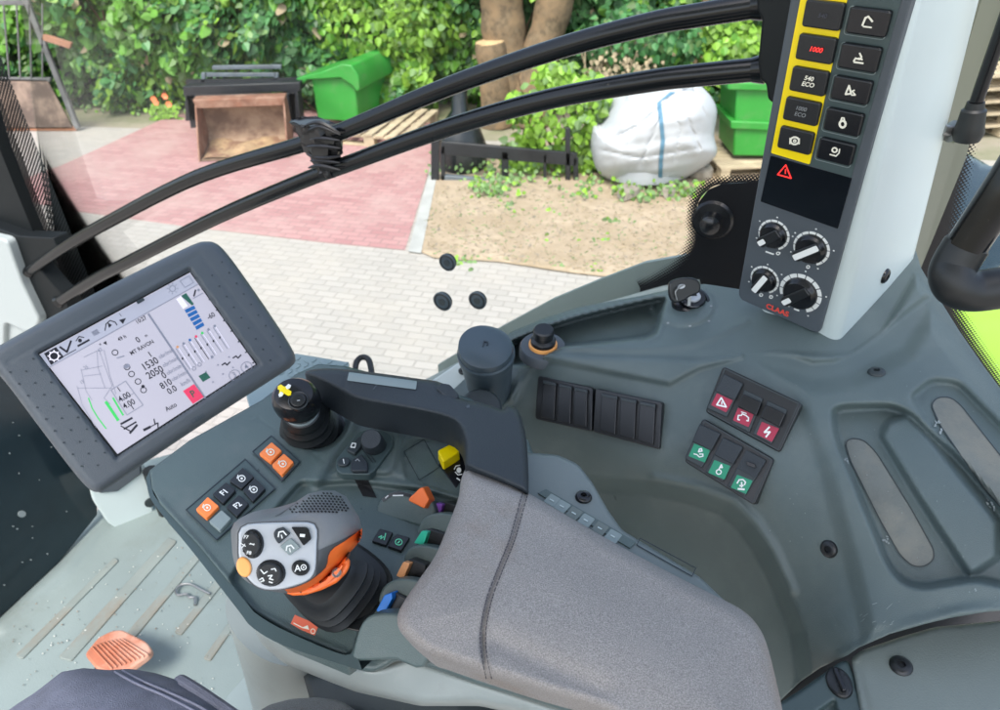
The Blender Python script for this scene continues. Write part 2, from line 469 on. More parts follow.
mat('leaf_shade', (.012, .03, .008), .9, var=.4)
mat('twig', (.12, .07, .04), .9)
mat('dry', (.34, .27, .17), .9, island=.25)
mat('flower', (.9, .25, .1), .6)
mat('flower_y', (.9, .6, .05), .6)
mat('stone', (.25, .22, .18), .9, var=.3, vscale=8, bump=.8, bscale=20)
mat('plastic_sack', (.015, .018, .02), .25)

def paver(name, c1, c2, mortar, bw, bh, rot, dirt):
    m = bpy.data.materials.new(name); m.use_nodes = True; nt = m.node_tree; N = nt.nodes; L = nt.links; b = N['Principled BSDF']
    tc = N.new('ShaderNodeTexCoord'); mp = N.new('ShaderNodeMapping'); mp.inputs['Rotation'].default_value = (0, 0, rot)
    L.new(tc.outputs['Object'], mp.inputs[0])
    br = N.new('ShaderNodeTexBrick'); br.inputs['Scale'].default_value = 1; br.inputs['Brick Width'].default_value = bw; br.inputs['Row Height'].default_value = bh
    br.inputs['Mortar Size'].default_value = .007; br.inputs['Mortar Smooth'].default_value = .4; br.inputs['Bias'].default_value = 0
    br.inputs['Color1'].default_value = (*c1, 1); br.inputs['Color2'].default_value = (*c2, 1); br.inputs['Mortar'].default_value = (*mortar, 1)
    L.new(mp.outputs[0], br.inputs['Vector'])
    n = N.new('ShaderNodeTexNoise'); n.inputs['Scale'].default_value = 1.3; n.inputs['Detail'].default_value = 10; n.inputs['Roughness'].default_value = .7
    L.new(tc.outputs['Object'], n.inputs['Vector'])
    r = N.new('ShaderNodeMapRange'); r.inputs[1].default_value = .45; r.inputs[2].default_value = .72; L.new(n.outputs['Fac'], r.inputs[0])
    mx = N.new('ShaderNodeMix'); mx.data_type = 'RGBA'; L.new(r.outputs[0], mx.inputs[0]); L.new(br.outputs['Color'], mx.inputs[6]); mx.inputs[7].default_value = (*dirt, 1)
    L.new(mx.outputs[2], b.inputs['Base Color']); b.inputs['Roughness'].default_value = .85
    bp = N.new('ShaderNodeBump'); bp.inputs['Distance'].default_value = .006; bp.inputs['Strength'].default_value = .7; bp.invert = True
    L.new(br.outputs['Fac'], bp.inputs['Height']); L.new(bp.outputs[0], b.inputs['Normal'])
    MATS[name] = m
paver('pavers_pale', (.385, .358, .326), (.34, .318, .288), (.315, .29, .26), .16, .08, math.radians(13), (.39, .355, .31))
paver('pavers_red', (.42, .235, .225), (.34, .17, .168), (.29, .18, .17), .16, .08, math.radians(13), (.42, .285, .26))
# glass
def glass(name, tint, refl):
    m = bpy.data.materials.new(name); m.use_nodes = True; nt = m.node_tree; N = nt.nodes; L = nt.links; N.remove(N['Principled BSDF'])
    t = N.new('ShaderNodeBsdfTransparent'); t.inputs[0].default_value = (*tint, 1)
    g = N.new('ShaderNodeBsdfGlossy'); g.inputs['Roughness'].default_value = .02
    f = N.new('ShaderNodeFresnel'); f.inputs[0].default_value = refl; ms = N.new('ShaderNodeMixShader')
    L.new(f.outputs[0], ms.inputs[0]); L.new(t.outputs[0], ms.inputs[1]); L.new(g.outputs[0], ms.inputs[2]); L.new(ms.outputs[0], N['Material Output'].inputs[0])
    MATS[name] = m
glass('window_glass', (.96, .98, .97), 1.15)
def perforated(name, scale, r0, r1, col, tc_name='UV'):
    """opaque sheet with round see-through dots, on UVs in metres; dot radius follows V from r0 to r1"""
    m = bpy.data.materials.new(name); m.use_nodes = True; nt = m.node_tree; N = nt.nodes; L = nt.links; b = N['Principled BSDF']
    b.inputs['Base Color'].default_value = (*col, 1); b.inputs['Roughness'].default_value = .4
    tc = N.new('ShaderNodeTexCoord'); sp = N.new('ShaderNodeSeparateXYZ'); L.new(tc.outputs['UV'], sp.inputs[0])
    vo = N.new('ShaderNodeTexVoronoi'); vo.inputs['Scale'].default_value = scale; vo.inputs['Randomness'].default_value = 0
    mp = N.new('ShaderNodeMapping'); mp.inputs['Rotation'].default_value = (0, 0, math.radians(45)); L.new(tc.outputs['UV'], mp.inputs[0])
    cx = N.new('ShaderNodeCombineXYZ'); s2 = N.new('ShaderNodeSeparateXYZ'); L.new(mp.outputs[0], s2.inputs[0]); L.new(s2.outputs[0], cx.inputs[0]); L.new(s2.outputs[1], cx.inputs[1])
    L.new(cx.outputs[0], vo.inputs['Vector'])
    at_ = N.new('ShaderNodeAttribute'); at_.attribute_name = 'fade'
    mr = N.new('ShaderNodeMapRange'); mr.inputs[3].default_value = r0; mr.inputs[4].default_value = r1; L.new(at_.outputs['Fac'], mr.inputs[0])
    gt = N.new('ShaderNodeMath'); gt.operation = 'LESS_THAN'; L.new(vo.outputs['Distance'], gt.inputs[0]); L.new(mr.outputs[0], gt.inputs[1])
    t = N.new('ShaderNodeBsdfTransparent'); ms = N.new('ShaderNodeMixShader')
    L.new(gt.outputs[0], ms.inputs[0]); L.new(b.outputs[0], ms.inputs[1]); L.new(t.outputs[0], ms.inputs[2]); L.new(ms.outputs[0], N['Material Output'].inputs[0])
    MATS[name] = m
perforated('frit_dots', 240, .0, .8, (.0035, .004, .006))
perforated('sunscreen', 120, .3, .3, (.012, .016, .018))
def uv_fade(o, U, V, fade):
    """per-vertex UVs in metres and a fade attribute; U, V, fade are functions of the vertex index"""
    me = o.data; uv = me.uv_layers.new(name='UVMap')
    for l in me.loops: uv.data[l.index].uv = (U[l.vertex_index], V[l.vertex_index])
    a = me.attributes.new('fade', 'FLOAT', 'POINT')
    for i, f in enumerate(fade): a.data[i].value = f

# ------------------------------------------------------------------ ground (structure)
def sheet(name, poly, z, m, kind='structure'):
    mb = MB(); P = [(onz(x, y, z) if len(p) == 2 else Vector(p)) for p in poly for x, y in [p[:2]]]
    mb.prismw(P, (0, 0, 1), .003, m); o = mb.build(name, smooth=False)
    # keep the pattern in world axes
    for v in o.data.vertices: v.co += o.location
    o.location = (0, 0, 0)
    return tag(o, kind=kind)
mb = MB(); mb.add([(-70, -50, -.012), (70, -50, -.012), (70, 90, -.012), (-70, 90, -.012)], [[0, 1, 2, 3]], 'ground_mat'); tag(mb.build('ground', smooth=False), kind='structure')
def sheetw(name, P, z, m):
    mb = MB(); mb.prismw([Vector((x, y, z)) for x, y in P], (0, 0, 1), .003, m); o = mb.build(name, smooth=False)
    for v in o.data.vertices: v.co += o.location
    o.location = (0, 0, 0); return tag(o, kind='structure')
sheetw('paving', [(-16, -8), (14, -8), (14, 6.5), (-.5, 8.3), (-16, 10)], -.004, 'pavers_pale')
sheet('red_paving', [(62, 165), (165, 118), (215, 105), (330, 100), (440, 105), (432, 160), (405, 250), (330, 243), (200, 228), (75, 211), (20, 200), (-60, 210)], .0, 'pavers_red')
sheet('kerb', [(408, 251), (428, 178), (437, 150), (445, 150), (436, 180), (421, 253)], .012, 'kerb')
# dirt patch with an uneven surface
mb = MB()
dp = spl([(421, 252), (432, 195), (445, 160), (520, 145), (700, 135), (860, 150), (900, 230), (760, 270), (690, 278), (600, 276), (500, 262)], 4, True)
class DirtR(Relief):
    def D(s, X, Y):
        X = np.asarray(X, float); Y = np.asarray(Y, float)
        return zD(.008)(X, Y)
r_ = DirtR([tuple(p) for p in dp], None, (), 6); r_.mesh(mb, 'soil', back=.01)
o = mb.build('dirt', smooth=True)
for v in o.data.vertices: v.co += o.location
o.location = (0, 0, 0); tag(o, kind='structure')
# straw and pebbles
mb = MB()
for k in range(2600):
    x = random.uniform(425, 690); y = random.uniform(185, 272)
    if not sdf(np.array([x]), np.array([y]), dp)[0] > 3: continue
    p = onz(x, y, .011); a = random.uniform(0, 6.3); l = random.uniform(.006, .024); d = Vector((math.cos(a), math.sin(a), 0)); q = Vector((-d.y, d.x, 0)) * random.uniform(.0015, .004)
    mb.add([p - d * l - q, p + d * l - q, p + d * l + q + Vector((0, 0, .006)), p - d * l + q], [[0, 1, 2, 3]], random.choice(['dry', 'dry', 'dry', 'stone', 'leaf_pale']))
tag(mb.build('straw_litter', smooth=False), kind='stuff', label='dry straw and leaf litter scattered over the bare soil', cat='litter')

# ------------------------------------------------------------------ leaves
def leaf(mb, p, s, nrm, m, lobes=False):
    nrm = Vector(nrm).normalized(); u = Vector((random.gauss(0, .5), random.gauss(0, .5), -1 + random.gauss(0, .4))); u = (u - nrm * u.dot(nrm))
    if u.length < .01: u = nrm.orthogonal()
    u.normalize(); w = nrm.cross(u)
    pts = [(-.02, 0), (.12, .42), (.45, .5), (.8, .28), (1.08, 0), (.8, -.28), (.45, -.5), (.12, -.42)]
    V = [p + (u * a + w * b - nrm * abs(b) * .35) * s for a, b in pts]
    mb.add(V, [[0, 1, 2, 3, 4], [0, 4, 5, 6, 7]], m)
def bush(name, label, cat, c, rx, ry, rz, n, ls, mats, group=None, core=True, out=(0, -1, .35), lump=5):
    """leafy mass: lumpy ellipsoid halves; leaves sit near the surface facing out, with gaps to a dark inside"""
    c = Vector(c); t = T(name, c - Vector((0, 0, rz)), label, cat, group)
    lumps = [(Vector((random.uniform(-.8, .8), random.uniform(-.6, .6), random.uniform(-.8, .9))), random.uniform(.25, .5)) for _ in range(lump)]
    mb = MB(); ou = Vector(out)
    for _ in range(n):
        L, r = random.choice(lumps) if random.random() < .7 else (Vector(), .95)
        d = Vector((random.gauss(0, 1), random.gauss(0, 1) - .5, random.gauss(0, 1))).normalized()
        q = L + d * r * random.uniform(.7, 1.05)
        if abs(q.x) > 1.08 or abs(q.y) > 1.1 or q.z > 1.1 or q.z < -1: continue
        p = c + Vector((q.x * rx, q.y * ry, q.z * rz))
        nr = d + ou * .8 + Vector((random.gauss(0, .45), random.gauss(0, .45), random.gauss(0, .45)))
        leaf(mb, p, ls * random.uniform(.6, 1.25), nr, mats[0] if random.random() < .7 else random.choice(mats))
    mb.build('foliage', t, smooth=False)
    mb = MB()
    for _ in range(max(4, lump)):
        b = c + Vector((random.uniform(-.5, .5) * rx, random.uniform(0, .4) * ry, -rz)); e = c + Vector((random.uniform(-.8, .8) * rx, random.uniform(-.5, .5) * ry, random.uniform(.1, .8) * rz))
        mb.tube([b, b.lerp(e, .5) + Vector((random.gauss(0, .05), 0, 0)), e], [.02, .014, .006], 'twig', 6)
    mb.build('stem', t)
    return t
def hedge(name, label, x0, x1, yf, z1, n, ls, mats, group):
    """a length of climbing hedge: front face in lumps along x"""
    t = T(name, ((x0 + x1) / 2, yf((x0 + x1) / 2) + .4, 0), label, 'hedge', group)
    mb = MB(); ph = [random.uniform(0, 6) for _ in range(6)]
    def bulge(x, z):
        return .3 * math.sin(x * 2.1 + ph[0]) * math.sin(z * 2.7 + ph[1]) + .13 * math.sin(x * 5.2 + ph[2] + z * 2) * math.sin(z * 6 + ph[3]) + .1 * math.sin(x * 11 + ph[4]) * math.sin(z * 12 + ph[5])
    for _ in range(n):
        x = random.uniform(x0 - .1, x1 + .1); z = random.uniform(.02, z1)
        b = bulge(x, z); dep = abs(random.gauss(0, .12))
        y = yf(x) - b + dep + (.25 if z < .25 else 0)
        e = .01; gx = (bulge(x + e, z) - b) / e; gz = (bulge(x, z + e) - b) / e
        e *= 1; nr = Vector((-gx * -1 * .6, -1, .45 - gz * -.6 * -1)) + Vector((random.gauss(0, .4), random.gauss(0, .25), random.gauss(0, .4)))
        sel = math.sin(x * 1.7 + ph[1] + z * 1.3) + random.gauss(0, .5)
        m = mats[0] if sel > .3 else (mats[1] if sel > -.6 else mats[2 % len(mats)])
        leaf(mb, Vector((x, y, z)), ls * random.choice([.5, .7, .8, 1, 1.15, 1.5]) * random.uniform(.8, 1.2), nr, 'leaf_pale' if random.random() < .06 else ('dry' if random.random() < .012 else m))
    mb.build('foliage', t, smooth=False)
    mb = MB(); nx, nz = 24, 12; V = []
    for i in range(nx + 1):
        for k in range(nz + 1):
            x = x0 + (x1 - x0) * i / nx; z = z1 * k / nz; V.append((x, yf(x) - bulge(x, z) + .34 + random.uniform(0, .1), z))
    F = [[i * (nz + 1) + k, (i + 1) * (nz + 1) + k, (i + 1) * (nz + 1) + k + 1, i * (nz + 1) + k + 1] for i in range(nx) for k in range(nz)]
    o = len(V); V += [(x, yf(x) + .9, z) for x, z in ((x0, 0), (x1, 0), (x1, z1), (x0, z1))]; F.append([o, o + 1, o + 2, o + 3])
    mb.add(V, F, 'leaf_shade'); mb.build('dark_backing', t)  # near-black sheet, colour stands for the shaded depth behind the leaves
    mb = MB()
    for _ in range(5):
        x = random.uniform(x0, x1); z = 0; P = []
        while z < z1: P.append(Vector((x, yf(x) + .1 + random.uniform(0, .1), z))); x += random.gauss(0, .12); z += .35
        mb.tube(P, [.014] * len(P), 'twig', 6)
    mb.build('stem', t)
    return t
yb = lambda x: 9.15 - .05 * x
G = 'climbing hedge along the back of the yard'
hedge('hedge', 'hedge of broad dark green leaves behind the leaning rusty gate', -9.5, -5.2, yb, 3.2, 9000, .1, ['leaf_mid', 'leaf_cool', 'leaf_bright'], G)
hedge('hedge', 'leafy hedge with orange flowers at its foot, left of the rusty bucket', -5.2, -3.0, yb, 3.2, 7500, .092, ['leaf_mid', 'leaf_cool', 'leaf_bright'], G)
hedge('hedge', 'bright broad-leaved hedge behind the black loader attachment', -3.0, -1.0, yb, 3.2, 7500, .1, ['leaf_bright', 'leaf_mid', 'leaf_cool'], G)
hedge('hedge', 'hedge behind the green box and the cut tree stump', -1.0, 1.4, lambda x: 9.6, 3.2, 6200, .09, ['leaf_mid', 'leaf_cool', 'leaf_cool'], G)
hedge('hedge', 'shaded hedge behind the white bulk bag', 1.4, 4.2, lambda x: 9.3, 3.2, 7800, .09, ['leaf_mid', 'leaf_cool', 'leaf_bright'], G)
hedge('hedge', 'hedge beyond the cab column on the far right', 4.2, 9.5, lambda x: 9.2, 3.2, 5500, .11, ['leaf_mid', 'leaf_cool', 'leaf_bright'], G)
def bush_px(name, label, cat, x, y, ybase, wpx, hpx, depth_r, n, ls, mats, group=None, lump=6):
    """a bush whose foot stands on the ground at pixel row ybase; centred at (x,y)"""
    g = onz(x, ybase, 0); D = proj(g)[2]
    fr = Fr(g, (0, 1, 0)); c = fr.px(x, y); 
    return bush(name, label, cat, (c.x, g.y + depth_r * .3, max(c.z, hpx * D / FPX * .5)), wpx * D / FPX / 2, depth_r, min(hpx * D / FPX / 2, 9), n, ls, mats, group, lump=lump)
bush_px('shrub', 'light green shrub at the hedge foot, above the red paving', 'shrub', 165, 68, 108, 110, 75, .35, 1500, .085, ['leaf_bright', 'leaf_pale'])
bush_px('shrub', 'bright shrub hanging over the green box on its pallet', 'shrub', 385, 30, 115, 150, 70, .4, 2000, .09, ['leaf_bright', 'leaf_pale', 'leaf_mid'])
bush_px('shrub', 'bright green elder bush between the leaning trunk and the bulk bag', 'shrub', 560, 135, 172, 105, 100, .35, 1500, .085, ['leaf_bright', 'leaf_pale'])
bush_px('shrub', 'grey green bush behind the leaning tree trunk', 'shrub', 640, 40, 140, 130, 60, .4, 1500, .085, ['leaf_cool', 'leaf_pale', 'leaf_mid'])
bush_px('shrub', 'green bush growing over the right hand green box', 'shrub', 735, 55, 140, 70, 60, .35, 1100, .085, ['leaf_bright', 'leaf_mid'])
# dry twigs beside the bag
t = T('dry_shrub', onz(630, 145, 0), 'tangle of dry tan stems above the white bulk bag', 'dry shrub'); mb = MB(); fr = Fr(onz(630, 142, 0), (0, 1, 0))
for k in range(55):
    x = random.uniform(590, 660); a = fr.px(x, 140); b = fr.px(x + random.uniform(-25, 25), random.uniform(45, 95)); mid = a.lerp(b, .5) + Vector((random.gauss(0, .08), random.gauss(0, .15), .05))
    mb.tube(spl([a, mid, b + Vector((0, random.gauss(0, .15), 0))], 3), .008, 'dry', 5)
mb.build('stem', t)
mb = MB()
for k in range(420):
    p = fr.px(random.gauss(625, 20), random.gauss(75, 14)) + Vector((0, random.gauss(-.05, .15), 0)); leaf(mb, p, random.uniform(.03, .06), (random.gauss(0, .5), -1, .4), 'dry')
mb.build('foliage', t, smooth=False)

def weeds(label, pxs, n, h, name='weed_patch'):
    mb = MB()
    for _ in range(n):
        x, y, rx, ry = random.choice(pxs); g = onz(x + random.gauss(0, rx), y + random.gauss(0, ry), 0)
        for _ in range(3):
            leaf(mb, g + Vector((random.gauss(0, .04), random.gauss(0, .04), random.uniform(.01, h))), random.uniform(.03, .06), (random.gauss(0, .6), -.6, .7), random.choice(['leaf_bright', 'leaf_pale', 'leaf_pale']))
    return tag(mb.build(name, smooth=False), label, 'weeds', None, 'stuff')
weeds('low weeds growing around the black fork frame and bulk bag foot', [(500, 183, 18, 4), (490, 195, 10, 3), (600, 190, 20, 6), (640, 198, 14, 3), (680, 196, 12, 4), (470, 172, 20, 4), (550, 176, 20, 5)], 200, .14)
weeds('small green tufts on the bare soil', [(505, 208, 6, 2), (555, 212, 7, 1), (620, 222, 6, 1), (590, 240, 16, 3), (470, 262, 12, 2), (560, 268, 16, 2)], 26, .03)
weeds('weeds along the foot of the hedge', [(170, 112, 30, 2), (250, 108, 40, 2), (120, 108, 30, 3)], 150, .15)
# flowers
t = T('flower_plant', onz(158, 112, 0), 'orange flowers at the foot of the hedge', 'flowers'); mb = MB(); fr = Fr(onz(158, 112, 0), (0, 1, 0)) ; fr = Fr(fr.o + Vector((0, -.35, 0)), (0, 1, 0))
for x, y in [(154, 99), (165, 96), (156, 102), (169, 104)]:
    c = fr.px(x, y)
    mb = MB()
    for k in range(6):
        a = k * 1.05; d = Vector((math.cos(a), -.3, math.sin(a))) * .045; w = Vector((-math.sin(a), 0, math.cos(a))) * .02
        mb.add([c, c + d * .6 + w, c + d, c + d * .6 - w], [[0, 1, 2, 3]], 'flower')
    mb.build('flower_head', t, smooth=False)
mb = MB()
for x in (154, 160, 166): mb.tube([fr.px(x, 116), fr.px(x, 100)], .006, 'leaf_mid', 5)
for k in range(60): leaf(mb, fr.px(random.gauss(163, 8), random.uniform(104, 120)), .06, (0, -1, .5), 'leaf_bright')
mb.build('foliage', t, smooth=False)

# ------------------------------------------------------------------ trees
def trunk(name, label, pts, rs, base_y, cut=False, cat='tree', crown=None):
    """pts: pixel axis points from the ground up on an upright plane through the foot"""
    g = onz(*pts[0], 0); fr = Fr(g, (0, 1, 0)); P = [fr.px(x, y) for x, y in pts]; P[0].z = 0
    D = proj(g)[2]; R = [r * D / FPX for r in rs]
    Q = spl([(*p, r) for p, r in zip(P, R)], 5); t = T(name, g, label, cat); mb = MB()
    mb.tube([q[:3] for q in Q], [q[3] * (1 + .05 * math.sin(i * 1.7)) for i, q in enumerate(Q)], 'bark', 18); o = mb.build('trunk', t)
    for v in o.data.vertices: v.co += v.co.normalized() * random.uniform(-.012, .012)
    if cut:
        mb = MB(); q = Q[-1]; c = Vector(q[:3]); mb.lathe(c, (Q[-1][0] - Q[-2][0], Q[-1][1] - Q[-2][1], Q[-1][2] - Q[-2][2]), [(q[3] * .97, -.005), (q[3] * .93, .012), (.001, .014)], 'cut_wood', 20); mb.build('cut_face', t)
    if crown:
        mb = MB(); top = P[-1]
        for _ in range(crown):
            p = top + Vector((random.gauss(0, .7), random.gauss(.3, .6), random.gauss(.5, .4))); leaf(mb, p, random.uniform(.07, .12), (random.gauss(0, .5), -1, .6), random.choice(['leaf_bright', 'leaf_mid']))
        mb.build('crown', t, smooth=False)
    return t
trunk('tree', 'thick upright tree trunk behind the cut stump', [(508, 120), (506, 60), (502, 10), (500, -40), (498, -75)], [24, 21, 20, 19, 17], 120, crown=500)
trunk('tree_stump', 'sawn off stump with a pale cut face in front of the thick trunk', [(497, 125), (494, 80), (490, 42)], [17, 14, 14.5], 120, cut=True, cat='tree stump')
trunk('tree', 'tree trunk leaning to the right beside the cut stump', [(528, 122), (534, 80), (548, 30), (560, -20), (572, -75)], [24, 20, 17, 17, 14], 120, crown=400)
trunk('young_tree', 'thin brown trunk above the green box', [(407, 112), (404, 80), (401, 40), (398, 0)], [4, 4, 3.5, 3], 110, crown=150)
trunk('young_tree', 'thin pale trunk leaning above the white bulk bag', [(690, 118), (694, 80), (700, 45), (708, -20)], [4, 4, 4, 3.5], 110, crown=150)

# ------------------------------------------------------------------ yard equipment
def upright(x, y, back=0, nrm=(0, 1, 0)): return Fr(onz(x, y, 0) + Vector((0, back, 0)), nrm)
def beam(mb, fr, a, b, wpx, dep, m, h0=None):
    P = Vector(a); Q = Vector(b); d = (Q - P).normalized(); q = Vector((-d.y, d.x)) * wpx / 2
    mb.prism(fr, [tuple(P + q), tuple(Q + q), tuple(Q - q), tuple(P - q)], -dep, 0, m)
# gate
fr = upright(60, 131); t = T('leaning_gate', onz(60, 131, 0), 'rusty sheet and bar gate leaning by the hedge at the left edge', 'gate')
mb = MB(); mb.prism(fr, [(-40, 78), (47, 80), (72, 127), (77, 129), (-40, 129)], -.02, 0, 'gate_rust'); mb.build('sheet_panel', t, bevel=.005)
mb = MB(); beam(mb, fr, (20, -12), (77, 129), 5, .05, 'gate_bar'); beam(mb, fr, (-40, 79), (50, 80), 4, .045, 'gate_bar'); beam(mb, fr, (-40, 129), (76, 129), 4, .04, 'rust_bar'); beam(mb, fr, (-40, 2), (24, 3), 5, .04, 'gate_bar'); mb.build('gate_frame', t, bevel=.006)
mb = MB()
for k in range(7): beam(mb, fr, (-36 + k * 13, 4), (-24 + k * 11, 79), 1.3, .015, 'gate_bar')
mb.build('bars', t); mb = MB(); beam(mb, fr, (42, 37), (70, 46), 6, .05, 'rust_bar'); mb.build('hinge_arm', t, bevel=.004)
# loader attachment (black)
fr = upright(240, 136, .0); t = T('loader_attachment', fr.o.copy(), 'black steel loader attachment with two grey rails behind the rusty bucket', 'loader attachment')
mb = MB(); beam(mb, fr, (183, 91), (300, 87), 9, .3, 'black_steel'); beam(mb, fr, (190, 94), (195, 128), 9, .2, 'black_steel'); beam(mb, fr, (292, 88), (296, 125), 10, .2, 'black_steel'); beam(mb, fr, (185, 108), (296, 106), 26, .05, 'black_steel'); mb.build('frame', t, bevel=.008)
fr2 = Fr(fr.o + Vector((0, .2, 0)), (0, 1, 0))
for a, b in (((206, 75), (276, 75)), ((212, 68), (281, 67))):
    mb = MB(); beam(mb, fr2, a, b, 4, .05, 'grey_steel'); mb.build('rail', t, bevel=.006)
for x in (203, 276):
    mb = MB(); beam(mb, fr2, (x, 73), (x, 90), 4, .05, 'grey_steel'); mb.build('post', t, bevel=.006)
mb = MB(); beam(mb, fr2, (186, 84), (298, 82), 9, .02, 'black_steel'); mb.build('back_plate', t)
# rusty bucket: open box facing the camera, lip towards us
g = lambda x, y, z=0: onz(x, y, z)
t = T('loader_bucket', g(242, 163), 'rusty empty loader bucket lying open on the red paving', 'bucket')
A = g(199, 162); B = g(289, 158); d = (B - A); per = Vector((-d.y, d.x, 0)).normalized()
fr = Fr(A + per * .40, per); 
TLb = fr.px(194, 102); TRb = fr.px(287, 96); zt = (TLb.z + TRb.z) / 2; TLb.z = TRb.z = zt
def side(P0, s):
    q = [P0, P0 + per * .45, P0 + per * .62 + Vector((0, 0, .18)), P0 + per * .55 + Vector((0, 0, zt)), P0 + per * .40 + Vector((0, 0, zt))]; q[0] = P0 + Vector((0, 0, .0)); q.append(P0 + Vector((0, 0, .04)))
    return q
mb = MB(); dn = d.normalized()
mb.prismw([p for p in side(A, 1)], -dn, .018, 'rust'); mb.prismw([p for p in side(B, 1)], dn, .018, 'rust'); mb.build('side_plate', t, bevel=.003)
prof = [(0, .012), (.25, .012), (.43, .03), (.56, .1), (.6, .2), (.57, zt * .8), (.54, zt)]
mb = MB(); V = [A + per * a + Vector((0, 0, z)) for a, z in prof] + [B + per * a + Vector((0, 0, z)) for a, z in prof]; n = len(prof)
V2 = [v + Vector((0, 0, -.01)) + per * .02 for v in V]; F = [[i, n + i, n + i + 1, i + 1] for i in range(n - 1)]
mb.add(V, F, 'rust_inner'); mb.add(V2, [f[::-1] for f in F], 'rust'); mb.build('shell', t)
mb = MB(); c1 = A + per * .46 + Vector((0, 0, zt)); c2 = B + per * .46 + Vector((0, 0, zt)); mb.box((c1 + c2) / 2, d * 1.02, per * .17, Vector((0, 0, .03)), 'rust')
mb.box((c1 + c2) / 2 - per * .085 + Vector((0, 0, -.035)), d * 1.0, per * .015, Vector((0, 0, .09)), 'rust'); mb.build('top_rim', t, bevel=.006)
mb = MB(); V = []
for i in range(13):
    for k in range(7):
        u = .04 + .92 * i / 12; w = k / 6; V.append(A + d * u + per * (.03 + .5 * w) + Vector((0, 0, .02 + .055 * w * w + .03 * math.sin(i * .9) * math.sin(k * 1.1 + .5) + random.uniform(0, .008))))
mb.add(V, [[i * 7 + k, (i + 1) * 7 + k, (i + 1) * 7 + k + 1, i * 7 + k + 1] for i in range(12) for k in range(6)], 'sand_dirt'); mb.build('dirt_fill', t)
# pallets
def pallet(label, P, ux, uy, L, W, group='wooden pallets in the yard', stack=0):
    t = T('pallet', P, label, 'pallet', group); ux = Vector(ux).normalized(); uy = Vector(uy).normalized(); c = Vector(P)
    for k in range(7):
        mb = MB(); mb.box(c + uy * (k / 6 - .5) * (W - .1) + Vector((0, 0, .135)), ux * L, uy * .095, Vector((0, 0, .022)), 'pallet_wood'); mb.build('board', t, bevel=.003)
    for i in (-1, 0, 1):
        mb = MB(); mb.box(c + ux * i * (L / 2 - .06) + Vector((0, 0, .112)), ux * .1, uy * W, Vector((0, 0, .022)), 'pallet_wood'); mb.build('stringer', t, bevel=.003)
        for j in (-1, 0, 1):
            mb = MB(); mb.box(c + ux * i * (L / 2 - .06) + uy * j * (W / 2 - .07) + Vector((0, 0, .061)), ux * .1, uy * .13, Vector((0, 0, .078)), 'pallet_wood'); mb.build('block', t, bevel=.003)
        mb = MB(); mb.box(c + ux * i * (L / 2 - .06) + Vector((0, 0, .011)), ux * .1, uy * W, Vector((0, 0, .022)), 'pallet_wood'); mb.build('runner', t, bevel=.003)
    return t
pc = onz(388, 132, 0); pallet('weathered pallet under the green metal box', pc, (.25, 1, 0), (1, -.25, 0), 1.2, .95)
# green box with overhanging lid
def green_box(label, fr, body, lid, dep, extra=None):
    t = T('storage_box', fr.px(*body[-1]), label, 'metal box', 'green steel boxes on pallets')
    mb = MB(); mb.prism(fr, body, -dep, 0, 'green_paint'); mb.build('body', t, bevel=.02)
    mb = MB(); mb.prism(fr, lid, -dep - .04, .05, 'green_paint'); mb.build('lid', t, bevel=.025, seg=3)
    return t
# seen from its end corner: end face front-left, long side to the right
o0 = onz(350, 134, 0) + Vector((0, 0, .15)); frb = Fr(o0, (-.12, 1, 0)); frs = Fr(o0, (1, .25, 0))
t = T('storage_box', o0, 'bright green steel box with a sloping lid on the pallet by the hedge', 'metal box', 'green steel boxes in the yard')
def gp(a, b, z): return o0 + Vector((.97, -.22, 0)) * a * 1.15 + Vector((.30, .95, 0)) * b + Vector((0, 0, z * 1.12))
mb = MB(); w, l = .42, 1.0
bodyp = [(-.36, 0), (.12, 0), (.12, .46), (-.36, .46)]
mb.loft([[gp(a, 0, z) for a, z in bodyp], [gp(a, l, z) for a, z in bodyp]], 'green_paint'); mb.build('body', t, bevel=.02, fixn=True)
lidp = [(-.5, .40), (-.48, .35), (-.38, .43), (.0, .47), (.12, .40), (.16, .34), (.2, .36), (.2, .50), (.14, .60), (.04, .61), (-.2, .52), (-.5, .44)]
mb = MB(); mb.loft([[gp(a, -.06, z) for a, z in lidp], [gp(a, l + .06, z) for a, z in lidp]], 'green_paint'); mb.build('lid', t, bevel=.012, fixn=True)
# second green box (upright container) right, on stacked boards
fr = upright(760, 165, .0); pr = onz(745, 178, 0)
pallet('weathered pallet under the right hand green box', pr + Vector((.25, .35, 0)), (1, .1, 0), (-.1, 1, 0), 1.2, .8)
fr = Fr(pr + Vector((0, .12, 0)), (0, 1, 0))
t = T('storage_box', fr.px(750, 158), 'green steel box with a ribbed front, partly behind the switch column', 'metal box', 'green steel boxes in the yard')
mb = MB(); mb.prism(fr, [(737, 85), (840, 90), (840, 158), (733, 156)], -.6, 0, 'green_paint'); mb.build('body', t, bevel=.02)
mb = MB(); mb.prism(fr, [(731, 121), (842, 126), (842, 134), (731, 129)], -.62, .04, 'green_paint'); mb.prism(fr, [(728, 82), (842, 86), (842, 93), (728, 90)], -.64, .05, 'green_paint'); mb.build('rib', t, bevel=.012)
